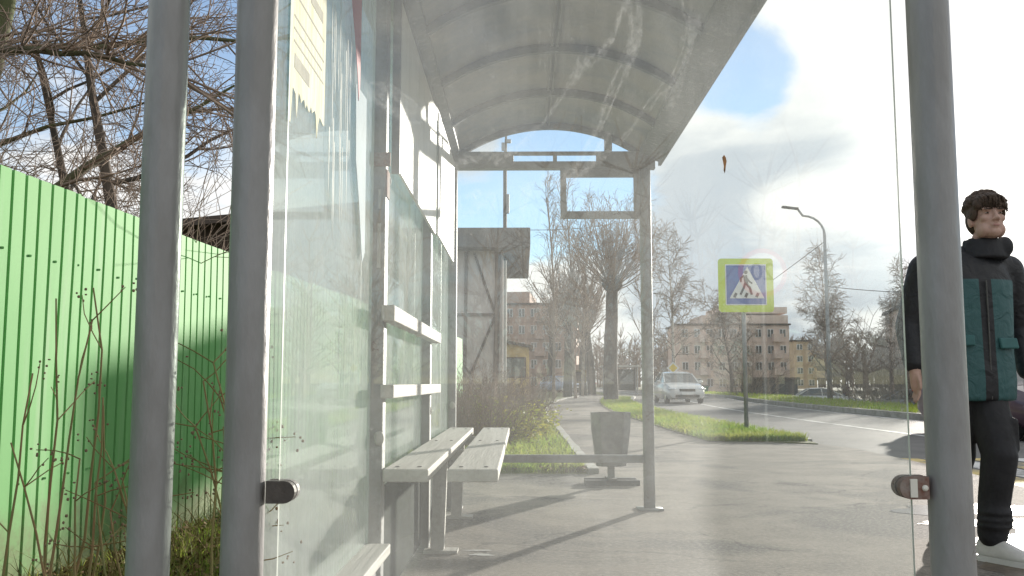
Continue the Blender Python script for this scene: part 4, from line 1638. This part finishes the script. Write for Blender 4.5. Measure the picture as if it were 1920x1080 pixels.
# distant wood on the horizon
rr = random.Random(77)
mb = MB()
for i in range(620):
    x = rr.uniform(-30, 110)
    y = rr.uniform(190, 250)
    h = rr.uniform(6, 11)
    p = V((x, y, -.2))
    pts, rads, dirs = branch(mb, p, V((0, 0, 1)), h, .18, .05, 5, .06, 0, rr, 4)
    for k in range(22):
        i2 = rr.randint(1, 5)
        branch(mb, pts[i2], (V((rr.uniform(-1, 1), rr.uniform(-1, 1), rr.uniform(.3, 1.4)))).normalized(), rr.uniform(1.2, 3.4), .11, .06, 3, .3, .05, rr, 3)
tag(mb.build('woods', M_twig), 'dark bare woodland along the horizon beyond the road', 'woods', kind='stuff')

# bare wood added behind the viewer to break the horizon mirrored in the panes
rr = random.Random(78)
mb = MB()
for i in range(150):
    x = rr.uniform(-45, 60)
    y = -rr.uniform(45, 75)
    h = rr.uniform(5, 13)
    pts, rads, dirs = branch(mb, V((x, y, -.2)), V((0, 0, 1)), h, .2, .05, 5, .08, 0, rr, 4)
    for k in range(40):
        i2 = rr.randint(1, 5)
        branch(mb, pts[i2], (V((rr.uniform(-1, 1), rr.uniform(-1, 1), rr.uniform(.1, 1.2)))).normalized(), rr.uniform(1.2, 3.4), .07, .03, 3, .3, .05, rr, 3)
tag(mb.build('woods', M_twiglt), 'added bare woodland behind the viewer that breaks up reflections in the panes', 'woods', kind='stuff')

# far bus shelter beside the road
q = V((P(1163, 700, 75).x, 75, 0))
fs = thing('small_shelter', 'small far bus shelter with a pale flat roof beside the road', 'bus shelter', q)
mb = MB()
for x in (-1.3, 1.3):
    for y in (-.6, .6):
        mb.tube([V((x, y, -.05)), V((x, y, 2.1))], .05, 8)
mb.build('posts', M_gal, fs)
mb = MB()
mb.box((0, 0, 2.17), (3.1, 1.7, .14), bev=.02)
mb.build('roof', M_plank, fs)
mb = MB()
mb.box((0, .62, 1.1), (2.5, .03, 1.7))
mb.build('back_panel', M_dkmetal, fs)
# brown box fixed on a street tree
q = P(1087, 706, 60.5)
mb = MB()
mb.box((0, 0, 0), (.85, .25, .85), bev=.03)
mb.box((0, -.135, 0), (.65, .02, .62), 1)
o = mb.build('nest_box', [mat('rust_box', (.17, .12, .03), .8, .3, 3), M_timber])
o.location = q
tag(o, 'brown square box hanging on the pollarded trunk', 'box')


# ------------------------------------------------------------------ cars
def make_car(label, paint, loc, rz, group=None, plate=True):
    """a saloon pointing along -Y at rz = 0; origin on the road between the wheels"""
    t = thing('parked_car' if group else 'oncoming_car', label, 'car', loc, rz, group)
    mb_ = MB()
    # stations: y, half width, z bottom, z belt
    st = [(-2.30, .62, .34, .60), (-2.24, .78, .26, .68), (-2.0, .86, .22, .78), (-1.4, .90, .20, .90), (-.75, .905, .20, .98), (.4, .905, .20, .98),
          (1.4, .90, .20, .99), (2.0, .87, .22, .98), (2.25, .80, .28, .92), (2.32, .70, .36, .80)]
    rings = []
    for (y_, w2, zb, zt) in st:
        h = zt - zb
        half_ = [(w2 * .86, zb), (w2 * .98, zb + h * .22), (w2, zb + h * .5), (w2 * .97, zb + h * .80), (w2 * .88, zt), (w2 * .45, zt + .025)]
        rings.append([V((x, y_, z)) for x, z in half_] + [V((-x, y_, z)) for x, z in half_[::-1]])
    mb_.loft(rings)
    # roof skin and pillars
    cab = [(-.98, .80, .97), (-.12, .68, 1.42), (.35, .66, 1.49), (1.05, .65, 1.46), (1.80, .78, 1.05)]
    roofs = cab[1:4]
    rg = []
    for (y_, w2, z) in roofs:
        rg.append([V((w2, y_, z - .05)), V((w2 * .85, y_, z)), V((0, y_, z + .02)), V((-w2 * .85, y_, z)), V((-w2, y_, z - .05)), V((0, y_, z - .06))])
    mb_.loft(rg)
    for sx in (-1, 1):
        for (a, b) in ((0, 1), (3, 4)):
            pa, pb_ = V((sx * cab[a][1] * 1.0, cab[a][0], cab[a][2])), V((sx * cab[b][1] * 1.0, cab[b][0], cab[b][2] - .03))
            mb_.tube([pa, pb_], .035, 6)
        mb_.tube([V((sx * .83, .3, .96)), V((sx * .645, .35, 1.41))], .035, 6)
    bd = mb_.build('body', paint, t, True)
    es = bd.modifiers.new('edges', 'EDGE_SPLIT')
    es.split_angle = R(40)
    mb_ = MB()
    rg = []
    for (y_, w2, z) in cab:
        zb = .95
        rg.append([V((w2 * .985, y_, max(z - .03, zb + .01))), V((-w2 * .985, y_, max(z - .03, zb + .01))), V((-.80, y_, zb)), V((.80, y_, zb))])
    mb_.loft(rg)
    mb_.build('windows', M_glassdk, t)
    for sx in (-1, 1):
        for y_ in (-1.42, 1.32):
            mb_ = MB()
            ring = lambda r, x: [V((x, y_ + r * math.cos(6.2832 * i / 20), .32 + r * math.sin(6.2832 * i / 20))) for i in range(20)]
            rr_ = [ring(.20, sx * .86), ring(.30, sx * .865), ring(.32, sx * .84), ring(.32, sx * .70), ring(.28, sx * .68)]
            mb_.loft(rr_ if sx < 0 else rr_[::-1])
            wh = mb_.build('wheel', M_rub, t)
            mb_ = MB()
            mb_.loft([ring(.205, sx * .872), ring(.05, sx * .885)][::(-1 if sx > 0 else 1)])
            mb_.build('rim', M_chrome, wh)
        mb_ = MB()
        mb_.ball((sx * .66, -2.17, .68), (.20, .12, .075))
        mb_.build('headlight', M_lampglass, t, True)
        mb_ = MB()
        mb_.ball((sx * .72, 2.22, .82), (.18, .10, .085))
        mb_.build('tail_light', M_red, t, True)
        mb_ = MB()
        mb_.ball((sx * 1.0, -.62, 1.02), (.11, .06, .075))
        mb_.build('mirror', paint, t, True)
    mb_ = MB()
    mb_.box((0, -2.275, .62), (.74, .06, .13), bev=.02)
    mb_.box((0, -2.275, .36), (1.1, .08, .13), bev=.02)
    mb_.build('grille', M_black, t)
    mb_ = MB()
    mb_.box((0, -2.33, .47), (.52, .02, .11))
    mb_.build('number_plate', M_white, t)
    return t


M_carw = mat('white_car_paint', (.62, .62, .61), .25, .04, 3, coat=.6)
M_carg = mat('grey_car_paint', (.30, .31, .34), .3, .05, 3, coat=.6)
M_carp = mat('plum_car_paint', (.06, .026, .045), .3, .1, 3, coat=.6)
M_carb = mat('blue_car_paint', (.20, .26, .38), .3, .1, 3, coat=.6)
q = P(1270, 730, 45)
make_car('white saloon driving towards the shelter on the road', M_carw, (q.x, 45, -.105), R(2))
make_car('white parked car behind the street lamp foot', M_carw, (P(1548, 745, 62).x, 62, -.96), R(80), 'cars parked across the road')
make_car('grey parked car seen between the end pane and the post', M_carg, (P(1728, 760, 47).x, 47, -.95), R(80), 'cars parked across the road')
make_car('dark plum car on the road cut by the right picture edge', M_carp, (8.98, 17.2, -.105), R(0))
make_car('pale blue car half hidden behind the pollarded trunks', M_carb, (P(1052, 728, 84).x, 84, -.0), R(35), 'cars parked by the far pavement')
make_car('white car behind the leaning pollarded trunk', M_carw, (P(1078, 726, 88).x, 88, -.0), R(-40), 'cars parked by the far pavement')


# ------------------------------------------------------------------ people
def ring_at(c, rx, ry, n=16, ax=V((1, 0, 0)), ay=V((0, 1, 0)), sq=1.0):
    out_ = []
    for i in range(n):
        a = 2 * math.pi * i / n
        ca, sa = math.cos(a), math.sin(a)
        ca = math.copysign(abs(ca) ** sq, ca)
        sa = math.copysign(abs(sa) ** sq, sa)
        out_.append(c + ax * (rx * ca) + ay * (ry * sa))
    return out_


def limb(mb_, pts, rads, n=14, sy=1.0):
    """tube whose rings stay perpendicular to the limb, ends rounded"""
    P2, R2 = [], []
    for i in range(len(pts) - 1):
        for k in range(4):
            t = k / 4
            P2.append(pts[i].lerp(pts[i + 1], t))
            R2.append(rads[i] + (rads[i + 1] - rads[i]) * (3 * t * t - 2 * t ** 3))
    P2.append(pts[-1]); R2.append(rads[-1])
    mb_.tube(P2, R2, n)
    mb_.ball(pts[0], (rads[0],) * 3, 0, 12, 8)
    mb_.ball(pts[-1], (rads[-1],) * 3, 0, 12, 8)


def remesh(o, vox, smooth=4, fac=.5):
    m = o.modifiers.new('remesh', 'REMESH')
    m.mode = 'VOXEL'
    m.voxel_size = vox
    m.use_smooth_shade = True
    if smooth:
        s = o.modifiers.new('smooth', 'SMOOTH')
        s.iterations = smooth
        s.factor = fac


def node_mat(name, fn_):
    m = bpy.data.materials.new(name)
    m.use_nodes = True
    t = NT(m.node_tree)
    o = t.n('ShaderNodeOutputMaterial')
    b = t.n('ShaderNodeBsdfPrincipled', ins={'Roughness': .8})
    t.link(b.outputs[0], o.inputs[0])
    fn_(t, b)
    return m


foot_px = G(1862, 1058)
PY = foot_px.y + .12
man = thing('person', 'young man in black and teal jacket, black trousers and white sneakers beside the shelter', 'person', (P(1822, 700, PY).x, PY, 0))
MO = V(man.location)
mx = lambda u, v: P(u, v, PY).x - MO.x       # picture position to the man's own coordinates
mz = lambda v: P(1830, v, PY).z
TURN = R(6)                                  # chest turned to the viewer's right
ax = V((math.cos(TURN), math.sin(TURN), 0))   # across the chest
ay = V((-math.sin(TURN), math.cos(TURN), 0))  # towards his back
zsh, zhip, zhem = mz(492), mz(735), mz(752)
cx = .02
sL = V((mx(1722, 505), .02, zsh - .03)) ; sR = V((mx(1926, 505), .10, zsh - .03))
elL = V((mx(1713, 610), .06, mz(612))); haL = V((mx(1712, 690), -.02, mz(692)))
elR = V((mx(1938, 620), .14, mz(615))); haR = V((mx(1940, 700), .05, mz(705)))
hd = V((mx(1845, 410), -.02, mz(410)))        # centre of the head
hipR, kneR, ankR = V((mx(1853, 770), .055, .86)), V((mx(1858, 880), -.09, .50)), V((mx(1852, 1020), -.06, .10))
hipL, kneL, ankL = V((mx(1800, 770), .055, .86)), V((mx(1816, 880), .08, .50)), V((mx(1846, 1000), .44, .12))

M_skin = mat('skin', (.55, .37, .30), .55, .0, 30, col2=(.49, .31, .245), spec=.35)
body = MB()
limb(body, [V((cx, .05, .95)), V((cx, .05, 1.15)), V((cx, .05, 1.36))], [.10, .10, .10])
limb(body, [V((cx + .03, .05, 1.36)), hd + V((0, .03, -.10))], [.065, .056])
for (a, b, c) in ((sL, elL, haL), (sR, elR, haR)):
    limb(body, [V((cx, .05, 1.34)), a + (V((cx, .05, a.z)) - a) * .25 - V((0, 0, .03)), b, c], [.06, .045, .036, .030])
for (a, b, c) in ((hipL, kneL, ankL), (hipR, kneR, ankR)):
    limb(body, [V((cx, .05, .95)), a, b, c], [.11, .085, .055, .04])
    limb(body, [c, c + V((.02, -.06, -.05))], [.036, .022])
# hands: palm, four fingers of different lengths, thumb
for (h, sgn) in ((haL, 1), (haR, -1)):
    dn = V((.02 * sgn, -.10, -1)).normalized()
    sd_ = V((0, -1, 0))
    limb(body, [h, h + dn * .05, h + dn * .085], [.026, .030, .028], 10)
    for i, (L, off) in enumerate(((.070, -.028), (.080, -.009), (.074, .010), (.056, .027))):
        b0_ = h + dn * .085 + sd_ * -off
        m1 = b0_ + dn * L * .5
        limb(body, [b0_, m1, m1 + (dn + V((-.45 * sgn, 0, 0))).normalized() * L * .5], [.0095, .0085, .007], 8)
    b0_ = h + dn * .035 + sd_ * .022
    limb(body, [b0_, b0_ + (dn + sd_ * .7).normalized() * .035, b0_ + (dn * 1.3 + sd_ * .5).normalized() * .065], [.012, .010, .008], 8)
# head, tilted up a little and turned to the viewer's right
RH = Matrix.Rotation(R(1), 3, 'Z') @ Matrix.Rotation(R(-9), 3, 'X')
hp = lambda x, y, z: hd + RH @ V((x, y, z))
def hball(x, y, z, s, rot=None):
    body.ball(hp(x, y, z), s, 0, 18, 12, RH if rot is None else RH @ rot)
hball(0, .012, .035, (.077, .096, .088))       # cranium
hball(0, -.012, -.035, (.064, .074, .082))     # face
hball(0, -.052, -.092, (.034, .034, .026))     # chin
for s in (-1, 1):
    hball(s * .040, -.028, -.075, (.026, .045, .036))   # jaw
    hball(s * .038, -.062, -.022, (.024, .018, .020))   # cheek bone
    hball(s * .033, -.076, .020, (.026, .012, .008))    # brow
    hball(s * .076, .012, -.018, (.010, .020, .032))    # ear
    hball(s * .013, -.094, -.036, (.009, .010, .008))   # nostril
for i in range(5):
    hball(0, -.080 - .0055 * i, .010 - .0105 * i, (.0085 + .0010 * i, .014, .010))
hball(0, -.081, -.061, (.021, .011, .0055))
hball(0, -.080, -.071, (.018, .011, .0065))
bo = body.build('body', M_skin, man, True)
remesh(bo, .0055, 3, .45)
eyes = MB()
for s in (-1, 1):
    eyes.ball(hp(s * .032, -.0745, .001), (.011, .006, .0034), 0, 12, 8, RH)
    eyes.ball(hp(s * .032, -.079, .001), (.0058, .004, .0036), 1, 10, 6, RH)
    eyes.ball(hp(s * .033, -.083, .0185), (.019, .005, .0035), 1, 10, 6, RH)
eyes.build('eyes', [mat('eye_white', (.42, .38, .35), .4), mat('dark_brown', (.03, .02, .015), .6)], man, True)
lips = MB()
lips.ball(hp(0, -.0885, -.0655), (.019, .005, .0052), 0, 12, 6, RH)
lips.build('lips', mat('lip', (.44, .23, .20), .5), man, True)
# hair: a cap with many short locks swept over the forehead
M_hair = mat('dark_hair', (.050, .034, .024), .65, .0, 60, .5, 120, col2=(.10, .068, .048), spec=.3)
hair = MB()
fringe = MB()
rr = random.Random(18)
for i in range(130):
    th_, cz_ = rr.uniform(0, 6.283), rr.uniform(.0, 1)
    sn_ = math.sqrt(1 - cz_ * cz_)
    hair.ball(hp(math.cos(th_) * sn_ * .083, .016 + math.sin(th_) * sn_ * .094, .058 + cz_ * .080), (rr.uniform(.010, .018),) * 3, 0, 8, 6)
hair.ball(hp(0, .022, .058), (.086, .098, .082), 0, 22, 14, RH)
hair.ball(hp(0, .060, .000), (.072, .058, .082), 0, 18, 12, RH)
hair.ball(hp(0, -.050, .066), (.076, .048, .040), 0, 18, 12, RH)
hair.ball(hp(.012, -.072, .044), (.058, .022, .022), 0, 16, 10, RH)
for s_ in (-1, 1):
    hair.ball(hp(s_ * .070, -.004, .018), (.018, .046, .040), 0, 14, 9, RH)
    hair.ball(hp(s_ * .060, -.052, .050), (.026, .026, .028), 0, 14, 9, RH)
rr = random.Random(8)
for i in range(150):      # locks combed forward and down over the brow
    x_ = rr.uniform(-.078, .082)
    y0_ = rr.uniform(-.085, .02)
    k_ = math.sqrt(max(.05, 1 - (x_ / .09) ** 2))
    b_ = V((x_, y0_ * k_, .060 + .062 * k_ * math.sqrt(max(.05, 1 - ((y0_ - .02) / .125) ** 2))))
    e1 = b_ + V((rr.uniform(-.002, .012), -.028 * k_, -.018))
    e2 = V((x_ * 1.03 + rr.uniform(0, .012), -.096 * k_ + rr.uniform(-.004, .006), rr.uniform(.014, .046)))
    fringe.tube([hp(*b_), hp(*e1), hp(*e2)], [.007, .0065, .0012], 6)
ho = hair.build('hair', M_hair, man, True)
remesh(ho, .0050, 2, .4)
fringe.build('fringe', M_hair, ho, True)


# jacket
def jacket_nodes(t, b):
    tcn = t.n('ShaderNodeTexCoord')
    s = t.n('ShaderNodeSeparateXYZ', ins={0: tcn.outputs['Object']})
    # position across the chest measured along its own axis
    ac = t.m('ADD', t.m('MULTIPLY', t.m('SUBTRACT', s.outputs[0], cx), ax.x), t.m('MULTIPLY', t.m('SUBTRACT', s.outputs[1], .05), ax.y))
    yoke = t.ss(s.outputs[2], mz(528), mz(525))
    plk = t.ss(t.m('ABSOLUTE', t.m('SUBTRACT', ac, .012)), .034, .031)
    slv = t.ss(t.m('ABSOLUTE', ac), .205, .213)
    blackf = t.m('MAXIMUM', t.m('MAXIMUM', yoke, plk), slv)
    nz = t.n('ShaderNodeTexNoise', ins={'Vector': tcn.outputs['Object'], 'Scale': 9.0, 'Detail': 5.0})
    teal = t.mix(nz.outputs[0], (.023, .082, .086, 1), (.034, .112, .114, 1))
    t.link(t.mix(blackf, teal, (.012, .013, .016, 1)), b.inputs['Base Color'])
    nb_ = t.n('ShaderNodeTexNoise', ins={'Vector': tcn.outputs['Object'], 'Scale': 14.0, 'Detail': 3.0, 'Distortion': 1.0})
    bp = t.n('ShaderNodeBump', ins={'Strength': .6, 'Distance': .02, 'Height': nb_.outputs[0]})
    t.link(bp.outputs[0], b.inputs['Normal'])
    b.inputs['Roughness'].default_value = .6


J = MB()
cz = [(zhem, .205, .150), (zhem + .10, .212, .155), (zhem + .24, .205, .148), (zhem + .40, .215, .145), (zsh - .10, .222, .138), (zsh - .02, .195, .118), (zsh + .045, .10, .085)]
J.loft([ring_at(V((cx, .05, z)), rx, ry, 22, ax, ay, .85) for z, rx, ry in cz])
limb(J, [sL + V((.05, .02, .0)), elL, haL + V((0, .01, .03))], [.082, .066, .052])
limb(J, [sR + V((-.05, 0, .0)), elR, haR + V((0, .01, .03))], [.082, .066, .052])
limb(J, [V((cx + .08, .06, zsh + .02)), sL + V((.05, .02, .0))], [.075, .08])
limb(J, [V((cx - .02, .06, zsh + .02)), sR + V((-.05, 0, .0))], [.075, .08])
jo = J.build('jacket', node_mat('jacket_cloth', jacket_nodes), man, True)
remesh(jo, .011, 5)
# stand-up hood collar
Cc = MB()
neck = hd + V((.0, .03, -.155))
n_ = 22
r1_ = [ring_at(neck + V((0, .01, -.05)), .115, .10, n_, ax, ay), ring_at(neck + V((0, .01, .015)), .100, .092, n_, ax, ay), ring_at(neck + V((.0, .012, .052)), .096, .088, n_, ax, ay),
       ring_at(neck + V((0, .012, .056)), .084, .076, n_, ax, ay), ring_at(neck + V((0, .01, -.03)), .078, .072, n_, ax, ay)]
Cc.loft(r1_)
Cc.ball(neck + V((.02, .11, -.02)), (.12, .07, .075), 0, 16, 10)
Cc.ball(neck + V((.085, -.02, .01)), (.045, .05, .055), 0, 14, 9)
co = Cc.build('collar', mat('black_cloth', (.012, .013, .016), .7, .0, 10, .5, 25, col2=(.02, .021, .025)), man, True)
remesh(co, .010, 3)
# pocket flaps
for (ac_, zz) in ((-.115, mz(640)), (.115, mz(645))):
    mb = MB()
    c = V((cx, .05, zz)) + ax * ac_ - ay * .141
    mb.box((0, 0, 0), (.105, .016, .055), bev=.007)
    rot = Matrix.Rotation(TURN + ac_ * 1.6, 3, 'Z') @ Matrix.Rotation(-.25, 3, 'X')
    mb.v = [tuple(rot @ V(v) + c) for v in mb.v]
    mb.build('pocket_flap', mat('teal_cloth', (.035, .13, .128), .7, .2, 9), man)
mb = MB()
pts = [V((cx, .05, z)) + ax * .012 - ay * (.150 - .012 * abs(z - 1.1)) for z in (zhem + .01, zhem + .2, zhem + .4, zsh - .1)]
mb.tube(pts, .004, 6)
mb.build('zip', M_dkmetal, man)
# trousers with cargo pockets
Tm = MB()
Tm.loft([ring_at(V((cx + .012, .04, z)), rx, ry, 18, ax, ay) for z, rx, ry in ((.98, .17, .125), (.86, .185, .135), (.79, .175, .13))])
limb(Tm, [hipR, hipR.lerp(kneR, .5), kneR, kneR.lerp(ankR, .5) + V((.0, .02, 0)), ankR + V((0, .005, .03))], [.098, .096, .082, .074, .070])
limb(Tm, [hipL, hipL.lerp(kneL, .5), kneL, kneL.lerp(ankL, .5), ankL + V((0, .005, .03))], [.092, .088, .074, .066, .062])
Tm.box(hipR.lerp(kneR, .72) + V((.078, 0, 0)), (.035, .12, .16), bev=.01)
for zz in (.17, .20, .235):
    c = kneR.lerp(ankR, (.5 - zz) / .4)
    Tm.loft([ring_at(c + V((0, 0, -.014)), .066, .066), ring_at(c, .083, .083), ring_at(c + V((0, 0, .014)), .068, .068)])
to = Tm.build('trousers', mat('black_trousers', (.009, .009, .011), .75, .0, 8, .7, 18, col2=(.017, .017, .02)), man, True)
remesh(to, .010, 3)


def shoe(an, yaw_, pitch_=0.0, flat=True):
    mb_ = MB()
    Rz = Matrix.Rotation(yaw_, 3, 'Z') @ Matrix.Rotation(pitch_, 3, 'X')
    base = V((an.x, an.y, 0 if flat else an.z - .10))
    secs = [(.085, .030, .010, .075), (.06, .040, .0, .10), (.0, .043, .0, .105), (-.06, .044, .0, .088), (-.12, .047, .0, .066), (-.17, .042, .0, .05), (-.205, .024, .008, .034)]
    rings_ = []
    for (y_, w2, zb, zt) in secs:
        pl = [(-w2, zb), (-w2 * 1.02, zb + .022), (-w2 * .9, zb + (zt - zb) * .6), (-w2 * .45, zt), (w2 * .45, zt), (w2 * .9, zb + (zt - zb) * .6), (w2 * 1.02, zb + .022), (w2, zb)]
        rings_.append([base + Rz @ V((x, y_, z + .018)) for x, z in pl])
    mb_.loft(rings_)
    o = mb_.build('shoe', mat('white_leather', (.70, .69, .66), .5, .12, 20), man, True)
    sb = o.modifiers.new('round', 'SUBSURF')
    sb.levels = sb.render_levels = 2
    mb_ = MB()
    pl = [(.09, .026), (.06, .042), (-.0, .044), (-.07, .047), (-.13, .050), (-.18, .044), (-.215, .022)]
    poly = [(-w2, y_) for y_, w2 in pl] + [(w2, y_) for y_, w2 in pl[::-1]]
    mb_.prism(poly, 'z', 0.0, .026)
    mb_.v = [tuple(base + Rz @ V(v)) for v in mb_.v]
    mb_.build('sole', M_white, o)
    return o


shoe(ankR, R(28))
shoe(ankL, R(15), R(0), flat=True)

# distant person with a blue bag across the road
q = V((P(1587, 745, 78).x, 78, -.96))
man2 = thing('person', 'distant person in dark red and black clothes carrying a blue bag', 'person', q)
B2, C2 = MB(), MB()
B2.ball((0, 0, 1.60), (.085, .10, .12), 0, 12, 8)
limb(B2, [V((0, 0, 1.2)), V((0, 0, 1.55))], [.10, .05])
for s in (-1, 1):
    limb(B2, [V((0, 0, 1.36)), V((s * .19, 0, 1.38)), V((s * .25, .02, 1.10)), V((s * .24, -.05, .84))], [.06, .055, .04, .03])
    limb(B2, [V((s * .24, -.05, .84)), V((s * .235, -.06, .76))], [.035, .025])
    limb(B2, [V((0, 0, .95)), V((s * .09, 0, .88)), V((s * .10, s * .10, .48)), V((s * .10, s * .16, .06))], [.09, .08, .055, .04])
o = B2.build('body', M_skin, man2, True)
remesh(o, .018, 2)
C2.loft([ring_at(V((0, 0, z)), rx, ry) for z, rx, ry in ((.80, .21, .15), (1.1, .20, .15), (1.36, .23, .13), (1.46, .09, .08))])
for s in (-1, 1):
    limb(C2, [V((s * .19, 0, 1.38)), V((s * .26, .02, 1.10)), V((s * .25, -.04, .88))], [.085, .068, .055])
o = C2.build('coat', mat('dark_red_coat', (.12, .03, .03), .8, .2, 5), man2, True)
remesh(o, .02, 2)
C3 = MB()
for s in (-1, 1):
    limb(C3, [V((s * .09, 0, .88)), V((s * .10, s * .10, .48)), V((s * .10, s * .16, .09))], [.105, .085, .065])
    C3.ball((s * .10, s * .16 - .06, .04), (.05, .13, .045))
o = C3.build('trousers', MATS['black_trousers'], man2, True)
remesh(o, .02, 2)
mb = MB()
mb.ball((0, .012, 1.645), (.095, .11, .09), 0, 12, 8)
mb.build('hair', M_hair, man2, True)
mb = MB()
mb.loft([[V((x * a, y * b, z)) for x, y in ((-1, -1), (1, -1), (1, 1), (-1, 1))] for a, b, z in ((.17, .08, 0), (.19, .10, .18), (.16, .06, .36))])
mb.tube([V((-.08, 0, .35)), V((-.05, 0, .48)), V((.05, 0, .48)), V((.08, 0, .35))], .012, 6)
o = mb.build('shopping_bag', mat('blue_bag', (.05, .38, .62), .5, .15, 6))
o.location = q + V((-.30, -.08, .44))
tag(o, 'bright blue shopping bag in the distant person\'s hand', 'bag')
